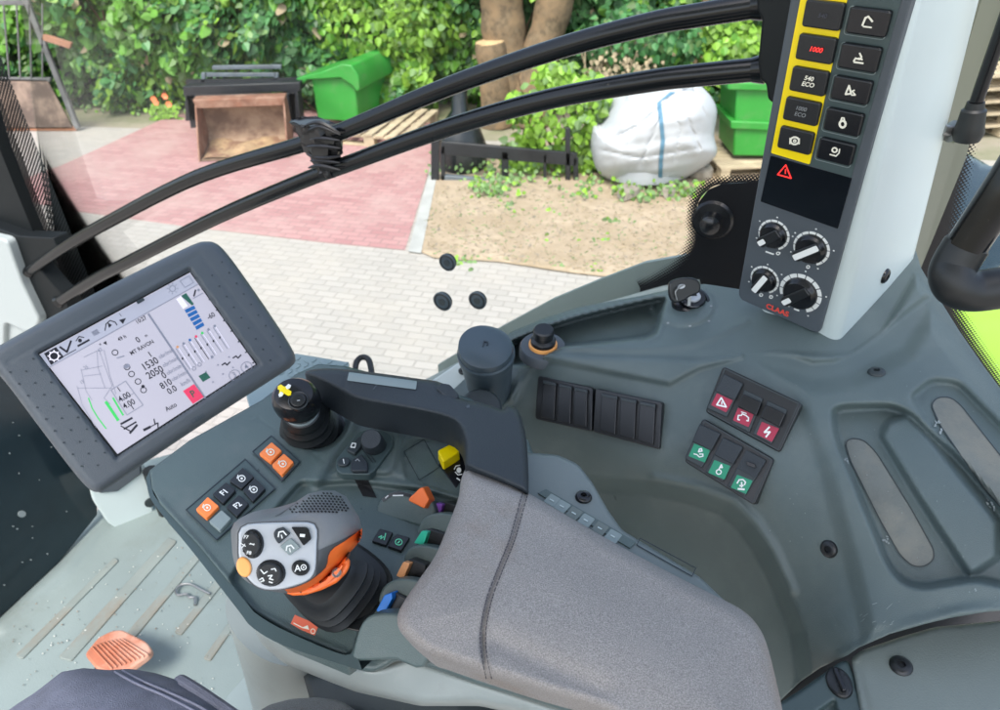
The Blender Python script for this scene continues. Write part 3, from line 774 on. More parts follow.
# black fork frames
fr = upright(500, 181); t = T('fork_frame', onz(505, 181, 0), 'low black steel frame with uprights standing in weeds beside the curb', 'steel frame')
mb = MB(); beam(mb, fr, (441, 148), (577, 160), 13, .05, 'black_steel'); mb.build('crossbeam', t, bevel=.006)
mb = MB(); beam(mb, fr, (441, 180), (578, 191), 9, .06, 'grey_steel'); mb.build('crossbeam', t, bevel=.006)
for x, y0, y1, w in ((435, 140, 181, 8), (443, 146, 184, 4), (505, 152, 186, 7), (576, 158, 194, 5), (568, 128, 188, 5), (545, 155, 188, 3)):
    mb = MB(); beam(mb, fr, (x, y0), (x, y1), w, .05, 'black_steel'); mb.build('upright', t, bevel=.006)
# stacked black frame behind + sack
fr = upright(470, 165); t = T('wrapped_post', onz(462, 165, 0), 'black plastic wrapped cone standing behind the black frame', 'wrapped post')
mb = MB(); c = onz(462, 166, 0); mb.lathe(c, (0, 0, 1), [(.28, 0), (.27, .2), (.2, .42), (.09, .6), (.06, .85), (.02, .95)], 'plastic_sack', 16); o = mb.build('wrap', t)
for v in o.data.vertices: v.co += Vector((random.gauss(0, .012), random.gauss(0, .012), 0))
# bulk bag
gB = onz(655, 190, 0); DB = proj(gB)[2]; fr = Fr(gB + Vector((0, .3, 0)), (0, 1, 0))
outl = spl([(594, 128), (592, 150), (598, 172), (617, 184), (650, 189), (668, 187), (690, 176), (708, 164), (717, 152), (714, 135), (717, 112), (712, 98), (704, 91), (686, 88), (672, 86), (655, 89), (630, 99), (616, 108), (603, 128)], 4, True)
t = T('bulk_bag', gB, 'full white woven bulk bag with a blue strap on the bare soil', 'bulk bag'); mb = MB()
class BagR(Relief):
    def D(s, X, Y):
        X = np.asarray(X, float); Y = np.asarray(Y, float); k = np.clip(sdf(X, Y, s.poly) / 42, 0, 1); b = .5 * np.sqrt(1 - (1 - k) ** 2)
        w = .006 * np.sin(X * .05 + Y * .24 + 2 * np.sin(X * .04)) + .004 * np.sin(X * .3 - Y * .12 + 1.5 * np.sin(X * .07)) - sum(1.5 * a_ * np.exp(-(ldist(X, Y, L_) / (w_ * .7)) ** 2) for L_, a_, w_ in [([(675, 95), (640, 125), (610, 140)], .02, 2.5), ([(668, 100), (655, 130), (640, 165)], .014, 2), ([(682, 96), (690, 125), (700, 150)], .02, 2.5), ([(690, 92), (708, 118)], .02, 2), ([(600, 150), (640, 158), (700, 148)], .014, 2.5), ([(605, 120), (640, 108), (668, 98)], .018, 2.5), ([(610, 172), (650, 176), (690, 168)], .012, 2.5), ([(672, 100), (680, 130), (676, 160)], .012, 1.8)]) + .003 * np.sin(Y * .55 + X * .09)
        top = np.exp(-((X - 672) ** 2 / 400 + (Y - 90) ** 2 / 500)); w = w + .016 * top * np.sin(np.arctan2(Y - 80, X - 674) * 14)
        return planeD(fr.o, fr.n)(X, Y) - b - w * np.clip(k * 3, 0, 1)
bag = BagR([tuple(p) for p in outl], None, (), 2.5); bag.mesh(mb, 'bag_white', backdir=(0, .5, 0)); bb = bvh_of(mb)
# round rear half
mb2 = MB(); c = fr.px(655, 140); mb.lathe(Vector((c.x, c.y + .1, .02)), (0, 0, 1), [(.3, 0), (.52, .05), (.56, .3), (.52, .6), (.36, .82), (.1, .9)], 'bag_white', 28, flat=.75)
mb.build('sack', t)
mb = MB(); drape(mb, [(661, 101), (663, 118), (665, 140), (663, 160), (662, 188), (658, 188), (659, 160), (661, 140), (659, 120), (657, 103), (670, 92), (676, 92)], bb, .012, 'bag_blue', 2); mb.build('strap', t)
mb = MB(); mb.tube([fr.px(672, 92) + Vector((0, -.25, 0)), fr.px(676, 84) + Vector((0, -.2, 0)), fr.px(690, 82) + Vector((0, -.1, 0)), fr.px(694, 92)+ Vector((0, -.25, 0))], .018, 'bag_white', 8); mb.build('lifting_loop', t)
# stones / wood block beneath
for k, (x, y, s, lb) in enumerate([(628, 198, .12, 'weathered wooden block under the left side of the bulk bag'), (668, 196, .09, 'small stone at the foot of the bulk bag'), (702, 178, .13, 'rough block on the soil right of the bulk bag')]):
    mb = MB(); c = onz(x, y, 0); mb.lathe(c, (0, 0, 1), [(s * .8, 0), (s, s * .3), (s * .9, s * .8), (s * .5, s * 1.1)], 'stone', 10, sq=.5, flat=.8)
    o = mb.build('stone' if k else 'wood_block')
    for v in o.data.vertices: v.co += Vector((random.gauss(0, .01),) * 3)
    tag(o, lb, 'stone' if k else 'wood block')
# far-right pallet stack seen through the rear window
pr = onz(985, 140, 0)
for k in range(5):
    t = pallet('pallet in the stack seen through the rear window, tier %s from the ground' % ['first', 'second', 'third', 'fourth', 'fifth'][k], pr + Vector((.2, .5, .146 * k)), (1, .2, 0), (-.2, 1, 0), 1.2, .8, 'pallets stacked beyond the rear window')
# ------------------------------------------------------------------ directions of the tractor
AX = Vector((.78, -.62, 0)).normalized()          # towards the rear of the tractor
NO = Vector((.62, .78, 0)).normalized()           # out through the right side window
ZF = 1.4
# ------------------------------------------------------------------ window glass and its fittings
pR = at(770, 40, .85)
WN = Vector((.422, .906, 0)).normalized(); WX = Vector((.906, -.422, 0)).normalized()
def side_plane(d): return Fr(WN * d + Vector((0, 0, 2)), WN, WX)
dR = pR.dot(WN); GL = side_plane(dR + .13)
t = T('side_window', GL.px(450, 330), 'large clear side window above the console with a black printed corner', 'window')
mb = MB(); gpoly = [(12, -60), (860, -60), (850, 330), (700, 300), (640, 330), (480, 380), (300, 400), (100, 360), (60, 330)]
mb.prism(GL, gpoly, -.004, 0, 'window_glass'); mb.build('glass_pane', t, smooth=False)
# frit: solid corner plus dotted fade band
inner = [(760, 182), (722, 184), (708, 190), (698, 203), (696, 220), (697, 240), (690, 258), (676, 272), (655, 284), (640, 288)]
mb = MB(); sol = inner + [(640, 325), (860, 330), (860, 182)]
mb.prism(GL, sol, .001, .003, 'frit'); mb.build('printed_border', t, smooth=False)
def band(poly_in, poly_out, fr, h, name, parent, m='frit_dots', f0=0, f1=1):
    a = [fr.px(x, y, h) for x, y in poly_in]; b = [fr.px(x, y, h) for x, y in poly_out]; n = len(a)
    mb = MB(); V = a + b; mb.add(V, [[i, i + 1, n + i + 1, n + i] for i in range(n - 1)], m); o = mb.build(name, parent, smooth=False)
    U = [(v - fr.o).dot(fr.x) for v in V]; W = [(v - fr.o).dot(fr.y) for v in V]; uv_fade(o, U, W, [f0] * n + [f1] * n); return o
sin_ = spl(inner, 4); out_ = spl([(760, 169), (716, 172), (696, 180), (684, 196), (681, 220), (681, 238), (675, 250), (664, 261), (645, 272), (634, 276)], 4)
band(sin_, out_, GL, .002, 'dotted_border', t)
lip_in = spl([(690, 262), (660, 283), (620, 302), (560, 322), (500, 345), (440, 372)], 5); lip_out = spl([(692, 248), (645, 262), (600, 280), (552, 300), (500, 328), (428, 368)], 5)
o = band(lip_in, lip_out, GL, .0015, 'dotted_sill_border', t)
for i, a in enumerate(o.data.attributes['fade'].data): a.value = .72 + .2 * (i >= len(o.data.vertices) // 2)
for x, y, r in ((448, 262, 8.5), (443, 301, 9.5), (478, 300, 9)):
    c = GL.px(x, y); D = proj(c)[2]; rr = r * D / FPX; mb = MB()
    mb.lathe(c, -WN, [(rr * .8, -.008), (rr, -.005), (rr, .002), (rr * .95, .005), (rr * .8, .006), (rr * .74, .003), (.001, .003)], 'rubber', 24)
    mb.lathe(c, -WN, [(rr * .99, .0), (rr * 1.08, .001), (rr * 1.08, .004), (rr, .005)], 'cup_grey', 24); mb.lathe(c + WN * .0, WN, [(rr * .4, -.006), (rr * .4, .012), (.001, .014)], 'dark_plastic', 12); mb.build('rubber_stop', t)
c = GL.px(713, 219); mb = MB(); mb.lathe(c, -WN, [(.034, 0), (.034, .006), (.03, .01), (.018, .012), (.016, .03), (.01, .034), (.001, .035)], 'black_gloss', 28); mb.build('hinge_knob', t)
# sill rubber below the window
LIP = GL
mb = MB(); P = [GL.px(x, y, .01) for x, y in spl([(425, 385), (470, 362), (520, 338), (570, 318), (625, 303), (665, 292), (700, 286)], 4)]
mb.tube(P, .012, 'grey_trim', 10); tag(mb.build('window_seal'), 'grey rubber seal curving along the lower edge of the side window', 'seal')
mb = MB(); q = [(438, 365), (500, 328), (552, 300), (600, 280), (645, 263), (690, 255), (700, 300), (560, 345), (500, 385), (440, 400)]
mb.prism(side_plane(dR + .165), q, -.01, 0, 'band_grey'); tag(mb.build('outer_sill', smooth=False), 'grey body sill just outside the lower edge of the side window', 'sill')

# ------------------------------------------------------------------ guard rails
RP = side_plane(dR)
t = T('window_guard', RP.px(345, 150), 'pair of curved black tubes across the side window with welded brackets', 'guard rail')
up_ = [(30, 271), (62, 249), (110, 221), (200, 176), (300, 145), (345, 130), (450, 86), (560, 48), (650, 24), (700, 15), (762, 5)]
lo_ = [(60, 301), (95, 279), (130, 261), (220, 216), (300, 182), (345, 165), (450, 127), (550, 99), (650, 81), (700, 75), (762, 69)]
for L in (up_, lo_):
    mb = MB(); P = [RP.px(x, y) for x, y in spl(L, 6)]; mb.tube(P, .0148, 'tube_black', 18); mb.build('rail', t)
    for e, s in ((0, 1), (-1, -1)):
        mb = MB(); a = P[e]; d = (P[e + s] - a).normalized() * .012
        mb.tube([a - d * .3, a + d], [.019, .0155], 'tube_black', 14); mb.build('weld', t)
mb = MB(); mb.prism(side_plane(dR), [(757, -30), (800, -30), (800, 20), (782, 95), (774, 104), (768, 100), (766, 84), (760, 80), (758, 62), (762, 20), (757, 10)], -.03, .02, 'pillar_black'); mb.build('bracket', t, bevel=.003)
mb = MB(); mb.prism(side_plane(dR + .01), [(-20, 222), (18, 236), (52, 238), (60, 252), (44, 262), (34, 264), (66, 300), (74, 330), (50, 330), (20, 272), (18, 256), (-20, 244)], -.03, .015, 'pillar_black'); mb.build('bracket', t, bevel=.003)
# tape
mb = MB(); c = RP.px(322, 148); Dt = proj(c)[2]; rings = []
mb_p = [(308, 121), (318, 127), (322, 145), (326, 160), (331, 174)]
P = [RP.px(x, y, .0) for x, y in spl(mb_p, 5)]; N = len(P); n = 22; V = []
for i, p in enumerate(P):
    k = i / (N - 1); w = (.024 + .026 * math.sin(math.pi * min(1, k * 1.15 + .1)) ** .7) * (1 - .35 * k); x = WX; z = WN
    for j in range(n):
        q = 2 * math.pi * j / n; r = 1 + random.uniform(-.1, .1) + .1 * math.sin(j * 2.3 + i * .8)
        V.append(p + x * math.cos(q) * w * r + z * math.sin(q) * .024 * r + Vector((0, 0, random.uniform(-.003, .003))))
mb.add(V, [[i * n + k, i * n + (k + 1) % n, (i + 1) * n + (k + 1) % n, (i + 1) * n + k] for i in range(N - 1) for k in range(n)] + [list(range(n))[::-1], [(N - 1) * n + k for k in range(n)]], 'tape')
for k in range(7):
    s0 = spl([(303 + random.uniform(0, 8), 126 + k * 7), (320, 122 + k * 8 + random.uniform(-5, 5)), (340, 132 + k * 6 + random.uniform(-4, 4))], 5)
    w = [.001 + .003 * math.sin(math.pi * i / (len(s0) - 1)) for i in range(len(s0))]
    mb.tube([RP.px(x, y, .023) for x, y in s0], w, 'tape', 6)
tag(mb.build('tape_wrap', fixn=True, angle=25), 'crumpled black tape wrapped around both guard rails', 'tape')

# ------------------------------------------------------------------ left pillar, sun screen, light trim
SC = side_plane(dR + .1)
poly = [(-10, 40), (14, 60), (100, 292), (60, 330), (-10, 330)]
def grid_sheet(fr, a, b, c, d, m, name, parent, n=8):
    V = [fr.px(*p) for p in (a, b, c, d)]; mb = MB(); mb.add(V, [[0, 1, 2, 3]], m); o = mb.build(name, parent, smooth=False)
    uv_fade(o, [(v - fr.o).dot(fr.x) for v in V], [(v - fr.o).dot(fr.y) for v in V], [0] * 4); return o
o = grid_sheet(SC, (-25, 30), (-2, 50), (106, 320), (20, 330), 'sunscreen', 'perforated_screen', None)
tag(o, 'perforated black screen beside the front pillar at the left edge', 'screen')
o = grid_sheet(side_plane(dR + .125), (-45, 30), (-14, 60), (76, 300), (10, 330), 'sunscreen', 'perforated_screen', None)
tag(o, 'second perforated black screen layer behind the first one', 'screen')
o = tag
mb = MB(); mb.prism(side_plane(dR + .03), [(-60, 60), (-28, 60), (0, 150), (22, 205), (46, 262), (58, 300), (20, 300), (-30, 225)], -.03, 0, 'pillar_black'); mb.build('p', None).name = 'front_pillar'
tag(bpy.data.objects['front_pillar'], 'black front pillar between the perforated screen and the left edge', 'pillar')
mb = MB(); fr = side_plane(dR - .03)
mb.prism(fr, rp([(-60, 225), (6, 240), (14, 262), (22, 285), (40, 322), (30, 334), (4, 322), (2, 420), (-60, 420)], 6), -.06, 0, 'light_trim_dim')
mb.prism(side_plane(dR - .015), rp([(-60, 300), (30, 312), (56, 330), (60, 420), (-60, 420)], 8), -.05, 0, 'light_trim_dim')
tag(mb.build('pillar_trim', bevel=.006, seg=3), 'pale grey pillar trim beside the left bracket of the guard rails', 'trim')

# ------------------------------------------------------------------ cab floor
fl = Relief([(-60, 640), (0, 614), (60, 560), (97, 512), (110, 470), (300, 420), (560, 520), (560, 780), (-60, 780)], zD(ZF), [('line', [(-60, 650), (0, 625), (66, 566), (104, 520)], .012, 7)], 5)
mb = MB(); fl.mesh(mb, 'floor_mat', back=.03)
tag(mb.build('cab_floor', smooth=True), kind='structure')
FL = Fr((0, 0, ZF), (0, 0, 1))
for k, q in enumerate([[(15, 655), (22, 659), (119, 560), (114, 557)], [(58, 657), (71, 661), (177, 541), (168, 537)], [(126, 633), (135, 637), (201, 557), (195, 553)], [(174, 632), (181, 635), (224, 582), (217, 578)], [(203, 658), (210, 661), (246, 609), (240, 605)]]):
    mb = MB(); mb.prism(FL, rp(q, 2.5), -.001, .0035, 'floor_rib')
    o = mb.build('floor_rib', bevel=.0015); tag(o, kind='structure')
mb = MB()
for k in range(240):
    x = random.uniform(5, 250); y = random.uniform(545, 690); s = random.uniform(.0006, .0022); c = FL.px(x, y, .0035)
    mb.add([c + Vector((s, 0, 0)), c + Vector((0, s, 0)), c - Vector((s, 0, 0)), c - Vector((0, s, 0)), c + Vector((0, 0, s))], [[0, 1, 4], [1, 2, 4], [2, 3, 4], [3, 0, 4]], random.choice(['floor_rib', 'stone', 'dirt_white']))
tag(mb.build('floor_grit', smooth=False), kind='stuff', label='grit and crumbs on the cab floor', cat='grit')
# hair pin clip
mb = MB(); P = [FL.px(x, y, .008) for x, y in spl([(210, 594), (200, 589), (190, 584), (181, 585), (176, 590), (178, 595), (186, 594), (189, 597), (191, 597), (195, 598), (195, 605)], 5)]
mb.tube(P, .0026, 'steel', 8); tag(mb.build('hairpin_clip'), 'bent steel hairpin clip lying on the cab floor', 'clip')
# front glass / dark panel
a = onz(104, 522, ZF); b = onz(0, 622, ZF); e = (a - b).normalized(); nn = e.cross(Vector((0, 0, 1))); DP = Fr(a, nn - Vector((0, 0, -.12)), e)
mb = MB(); mb.prism(DP, [(-90, 690), (0, 618), (60, 562), (98, 515), (98, 490), (70, 440), (30, 380), (-90, 300)], -.02, 0, 'dark_glass'); dk = MB()
drape_b = bvh_of(mb); t = T('lower_door_panel', a, 'dark glossy lower panel with dried mud specks left of the floor', 'panel'); mb.build('panel', t, bevel=.004)
mb = MB()
for k in range(22):
    x = random.uniform(0, 85); y = random.uniform(420, 600)
    if sdf(np.array([x]), np.array([y]), [(-10, 395), (60, 450), (90, 500), (50, 560), (-10, 610)])[0] > 1: mb.prism(DP, ell(x, y, random.uniform(.3, 1.1), random.uniform(.3, .9), 8), .0, .0008, 'dust_grey')
mb.prism(DP, ell(22, 514, 4, 3.4, 14), .0, .001, 'dust_grey'); mb.build('mud_speck', t, smooth=False)

# ------------------------------------------------------------------ terminal
scr = [(37, 354), (190.5, 270.5), (258, 365), (117, 456.5)]
Q = quad3d(scr, .212)
print('screen', [tuple(round(c, 3) for c in q) for q in Q], (Q[1] - Q[0]).length, (Q[3] - Q[0]).length, (Q[1] - Q[0]).angle(Q[3] - Q[0]) * 57.3, [proj(q)[2] for q in Q])
SCN = (Q[1] - Q[0]).cross(Q[3] - Q[0]); TF = Fr(Q[0], SCN, Q[1] - Q[0])
tm = T('touch_terminal', TF.px(95, 490, -.03), 'tilted slate grey terminal with a lit colour display on the left', 'terminal')
outer = spl([(-14, 354), (60, 312), (130, 275), (190, 246), (206, 241.5), (217, 244), (229, 256), (250, 285), (272, 317), (290, 345), (295.5, 358), (292, 366), (276, 377), (200, 426), (112, 485), (99, 492), (88, 488), (72, 470), (40, 428), (10, 388), (-10, 364)], 4, True)
hs = Relief([tuple(p) for p in outer], planeD(TF.o + TF.n * .012, TF.n), [('round', 9, .012), ('poly', [(34, 352.5), (190, 266.5), (262, 365), (116, 461)], -.008, 3), ('line', [(8, 362), (200, 254), (280, 358)], -.0008, 2.0)], 2.5)
mb = MB(); hs.mesh(mb, 'slate_plastic', backdir=-TF.n * .035); mb.build('housing', tm, smooth=True)
# the faint dimples on the bezel
mb = MB()
for sgn, (ax, ay, bx, by, cx, cy) in enumerate([(222, 262, 284, 352, -13.5, 8), (10, 372, 86, 472, 11.5, -6.7)]):
    for i in range(9):
        for j in range(3):
            x = ax + (bx - ax) * (i + .5 * (j % 2)) / 8.5 + cx * j; y = ay + (by - ay) * (i + .5 * (j % 2)) / 8.5 + cy * j
            if sdf(np.array([x]), np.array([y]), outer)[0] > 7: mb.disc(TF, x, y, .0011, .010, .0132, 'slate_dark', 10)
mb.build('grip_dimple', tm)
mb = MB(); mb.prism(TF, scr, .0, .0042, 'screen_black'); 
SF = TF
mat('screen_glow', (.24, .24, .27), .16, emis='#c9c6d8', estr=.24)
mat('screen_top', (.21, .22, .27), .16, emis='#b9bdd0', estr=.23)
mat('s_black', (.01, .01, .02), .3); mat('s_grey', (.25, .26, .32), .3); mat('s_light', (.62, .6, .7), .3, emis='#c0bccb', estr=.25)
mat('s_green', (.05, .55, .12), .3, emis='#20a040', estr=.12); mat('s_blue', (.01, .12, .35), .3, emis='#0a3f8a', estr=.1); mat('s_red', (.7, .05, .12), .3, emis='#c8254a', estr=.15); mat('s_dgreen', (.02, .12, .08), .3)
sc_ = mb.build('screen', tm, smooth=False)
h = .0046
mb = MB(); mb.prism(SF, [(39.5, 354.3), (190, 272.5), (255.5, 364.3), (117.5, 454)], .0, h, 'screen_glow'); mb.build('display_panel', sc_, smooth=False)
mb = MB(); mb.prism(SF, [(40, 355), (190, 273.5), (197.5, 284), (49, 367)], h - .0003, h + .0002, 'screen_top'); mb.build('menu_bar', sc_, smooth=False)
h += .0004
g = MB(); col = MB(); gr = MB()
DX, DY = .876, -.482       # reading direction on the screen in pixels
def st(s, x, y, sz, b=g, m='s_black', **k):
    k.setdefault('bold', .012); k.setdefault('squeeze', .86); b.text(SF, s, x, y, DX, DY, sz, h, m, **k)
EX, EY = .58, .81          # down the screen
for b in (gr,):
    b.stroke(SF, [(49, 367.5), (198, 284.3)], .8, h, 's_grey'); b.stroke(SF, [(148.5, 314), (205, 398)], 2.0, h, 's_grey')
    b.stroke(SF, [(69, 405), (100, 455)], .01, h, 's_light')
st('10:27', 141, 320, 4.2); st('49 h', 122, 338, 4); st('0', 138, 340, 6); st('m', 146, 335.5, 3)
st('MT RAVON', 142, 347.5, 4, squeeze=.9); st('1', 150, 354.5, 6); st('1530', 150, 364, 7.2); st('obr/min', 166, 353.5, 4.2, m='s_grey')
st('2050', 155, 372.5, 7.2); st('obr/min', 170, 362, 4.2, m='s_grey'); st('0', 164, 375.5, 6.6); st('obr/min', 174, 369.5, 4.2, m='s_grey')
st('810', 166, 384, 6.6); st('obr/min', 179, 376, 4.2, m='s_grey'); st('0.0', 172, 390, 6.4); st('km/h', 185.5, 382.3, 4.2, m='s_grey')
st('Auto', 171, 407, 4.8)
col.prism(SF, [(183, 391), (194, 384), (204, 397), (193, 404)], h - .0002, h, 's_red'); hh = h; h += .0003; st('P', 193, 394, 7, m='s_dgreen', bold=.02); h = hh
# menu icons
g.prism(SF, [(44, 353.5), (56, 347), (64, 357), (51, 365)], h - .0002, h, 's_black')
h += .0003; mbw = MB(); g.stroke(SF, ell(54, 356, 4.6, 4.2, 14), 1.2, h, 's_light', closed=True)
for k in range(8):
    a = k * .785; g.stroke(SF, [(54 + 4.6 * math.cos(a), 356 + 4.2 * math.sin(a)), (54 + 6.3 * math.cos(a), 356 + 5.8 * math.sin(a))], 1, h, 's_light')
h = hh
g.stroke(SF, [(60, 347), (67, 352), (71, 341)], 2, h, 's_black'); g.stroke(SF, [(64, 356), (76, 349.5)], .8, h, 's_black')
g.stroke(SF, [(76, 341), (79, 336.5), (84, 337.5)], 1, h, 's_black'); g.prism(SF, ell(80, 340.5, 2, 2, 10), h - .0002, h, 's_black'); g.stroke(SF, [(78, 346), (89, 340)], 2, h, 's_black')
g.prism(SF, [(91, 332), (97, 329), (100, 333), (94, 336)], h - .0002, h, 's_grey')
g.stroke(SF, [(105, 330.5), (106, 324), (110, 320.5), (115, 322), (117, 325)], 1, h, 's_black'); g.prism(SF, [(107.5, 322.5), (112, 325), (109, 328)], h - .0002, h, 's_black')
g.prism(SF, [(119, 320), (126, 318), (123, 324)], h - .0002, h, 's_black'); st('1', 120.5, 315, 3.5)
g.stroke(SF, ell(172.5, 288.5, 3, 3, 12), .8, h, 's_grey', closed=True)
for k in range(8):
    a = k * .785; g.stroke(SF, [(172.5 + 4.2 * math.cos(a), 288.5 + 4.2 * math.sin(a)), (172.5 + 5.6 * math.cos(a), 288.5 + 5.6 * math.sin(a))], .7, h, 's_grey')
g.stroke(SF, [(180, 281), (189, 276), (193.5, 282.5), (185, 287.5)], .7, h, 's_grey', closed=True)
# field / implement drawing on the left
gr.stroke(SF, [(68, 407), (90, 440), (100, 453)], .5, h, 's_light')
for L in [[(84, 357), (99, 350), (112, 386), (104, 398), (110, 404)], [(97, 352), (98, 368), (105, 388)], [(81, 369), (86, 391), (92, 400)], [(77, 386), (82, 404), (96, 428)], [(82, 370), (102, 366)], [(78, 388), (112, 388)], [(84, 376), (101, 374)], [(104, 350), (110, 376), (116, 394)]]:
    gr.stroke(SF, L, .5, h, 's_grey')
col.stroke(SF, [(88.5, 398), (92, 408), (98, 418), (106, 428.5)], 1.2, h, 's_green'); col.stroke(SF, [(106, 402), (118, 420)], 3, h, 's_green'); col.stroke(SF, [(113, 398), (123, 415)], 1.8, h, 's_green')
st('42', 100, 350, 3.6, m='s_grey'); st('25', 86, 367.5, 3.6, m='s_grey'); st('15', 82, 382, 3.6, m='s_grey')
gr.stroke(SF, [(111, 390), (125.5, 381), (143, 405), (127, 415)], .8, h, 's_grey', closed=True); gr.stroke(SF, [(118, 402), (134, 393)], .6, h, 's_grey')
st('1', 119, 389.5, 5, bold=.02); st('4.00', 124.5, 397, 6); st('4.00', 129, 404, 6); st('1', 132.5, 407.5, 5, bold=.02)
for L, w in (([(121, 424), (132, 418)], 2), ([(124, 429), (136, 422)], 1.6), ([(130, 433), (137, 425)], 2.2), ([(121, 426), (130, 431)], 1.2), ([(144, 430), (150, 427)], 2.6), ([(150, 427), (156, 424)], 1), ([(154, 419), (155, 424), (158, 423), (158, 429)], 1.2)): g.stroke(SF, L, w, h, 's_black')
# little engine symbols
for x, y in ((115, 352.5), (127, 367), (131.5, 374), (138, 381.5), (143.5, 390)):
    g.stroke(SF, ell(x, y, 3, 2.8, 9), .8, h, 's_black', closed=True)
g.prism(SF, [(123, 366), (128, 363.5), (130.5, 366.5), (125, 369)], h - .0001, h + .0001, 's_grey'); g.prism(SF, ell(143, 386.5, 1.8, 1.8, 10), h - .0002, h, 's_black'); g.stroke(SF, [(117, 358), (124, 356)], 1.2, h, 's_grey'); g.prism(SF, [(103, 343), (106, 341), (107, 345)], h - .0002, h, 's_black'); st('x', 100, 344, 3)
# lift bar
for k in range(5):
    x = 184.5 + k * 2.6; y = 311 + k * 4.2; col.prism(SF, [(x, y - 1), (x + 9.5 - k * .4, y - 5.6), (x + 11.2 - k * .4, y - 2.4), (x + 1.8, y + 2.2)], h - .0002, h, 's_blue')
g.prism(SF, [(181, 296), (186, 293), (194, 304), (192, 305.5)], h - .0002, h, 's_dgreen'); gr.prism(SF, [(176, 299), (181, 296), (188, 306), (183, 309)], h - .0002, h, 's_light')
g.stroke(SF, [(193, 298.5), (203, 293)], .8, h, 's_grey'); g.stroke(SF, [(194, 296), (195.5, 290)], 1.6, h, 's_black'); g.prism(SF, ell(198.5, 290, 1.4, 1.4, 8), h - .0002, h, 's_grey'); st('-60', 211, 316, 5)
# valve sliders
for k in range(7):
    x = 176 + k * 6.2; y = 348.5 - k * 3.5; m_ = ['s_grey', 's_grey', 's_blue', 's_black', 's_grey', 's_red', 's_grey'][k]
    gr.stroke(SF, [(x, y), (x + 14, y + 21)], .7, h, 's_black' if k == 3 else 's_grey'); gr.stroke(SF, [(x + 2.2, y - 1), (x + 16, y + 20)], .5, h, 's_light')
    c = ['tan', 's_grey', 's_blue', 's_red', 's_green', 's_grey', 's_grey'][k]; col.prism(SF, ell(x + 1.5, y - 1.5, 1.4, 1.4, 10), h, h + .0002, c)
    g.prism(SF, ell(x + 6.5, y + 10, .9, 1.4, 8), h, h + .0002, 's_black')
for x, y in ((194, 368.5), (199.5, 364.5)): gr.stroke(SF, ell(x, y, 1.8, 1.8, 10), .7, h, 's_grey', closed=True)
g.prism(SF, [(198.5, 376), (206, 372), (210.5, 377.5), (203, 382)], h - .0002, h, 's_dgreen'); g.prism(SF, ell(212, 357, 1.6, 1.6, 10), h - .0002, h, 's_grey')
for x, y in ((226, 365), (237, 358)): g.stroke(SF, [(x - 4, y), (x - 1, y - 2), (x + 1, y), (x + 4, y - 3)], 1.3, h, 's_black')
for x, y in ((218, 365), (223, 374), (233, 367.5), (206, 371.5), (213, 382), (229, 357)): g.prism(SF, ell(x, y, 1, .8, 8), h - .0002, h, 's_grey')
for x, y, s in ((234.5, 375, '3'), (246.5, 367, '4')):
    gr.stroke(SF, ell(x, y, 5.6, 5.0, 16, -.5), .7, h, 's_grey', closed=True); st(s, x, y, 6, b=gr, m='s_grey')
g.build('screen_text', sc_, smooth=False); col.build('screen_symbol', sc_, smooth=False); gr.build('screen_line', sc_, smooth=False)
mb = MB(); mb.text(TF, 'CEBIS', 198, 418.5, DX, DY, 4.2, .0124, 'cup_grey', bold=.01); mb.prism(TF, rp([(136, 301), (143, 297.5), (145, 300), (138, 304)], 1), .01, .0124, 'slate_dark'); mb.build('embossed_mark', tm, smooth=False)
# stand below
st_o = onz(122, 524, ZF); D0 = proj(st_o)[2]
mb = MB(); fr = Fr(st_o, Vector((-.55, .8, 0)))
mb.prism(fr, rp([(82, 440), (92, 500), (108, 524), (122, 532), (140, 529), (155, 516), (148, 478), (138, 440)], 5), -.12, 0, 'light_trim'); mb.build('stand', tm, bevel=.01, seg=3)
mb = MB(); mb.prism(fr, [(80, 440), (84, 480), (100, 494), (118, 492), (142, 474), (140, 440)], -.1, .006, 'slate_plastic'); mb.build('stand_sleeve', tm, bevel=.004)
mb = MB(); mb.disc(fr, 150.5, 503, .012, 0, .004, 'dark_plastic'); mb.build('stand_screw', tm)
mb = MB(); P = [fr.px(x, y, .02) for x, y in [(150, 470), (157, 490), (166, 512)]]; mb.tube(P, .016, 'rubber', 10); mb.build('gap_tube', tm)  # black tube drawn in for the shaded gap behind the stand

# tread plate and wire outside below the window
mb = MB(); TPF = side_plane(dR + .02); fr = Fr(at(330, 372, 1.25), (.1, -.2, 1))
mb.prism(fr, [(240, 372), (296, 353), (349, 362), (349, 369), (340, 400), (300, 430), (250, 410)], -.01, 0, 'tread'); t = T('tread_plate', fr.px(300, 372), 'grey tread plate behind the small joystick, outside the window', 'tread plate'); mb.build('plate', t, bevel=.002)
mb = MB()
for i in range(9):
    for j in range(5):
        x = 282 + i * 8; y = 357 + j * 4 + i * .8 + (2 if i % 2 else 0); a = .5 if (i + j) % 2 else -.6; c = fr.px(x, y, .0)
        mb.prism(fr, ell(x, y, 3, .8, 8, a), 0, .0015, 'tread')
mb.build('tread_pattern', t)
mb = MB(); mb.tube([fr.px(x, y, .02) for x, y in spl([(355, 378), (356, 364), (361, 357.5), (368, 359), (371, 368), (372, 380)], 5)], .0055, 'rubber', 10)
tag(mb.build('hose_loop'), 'small black hose loop standing behind the armrest handle', 'hose')
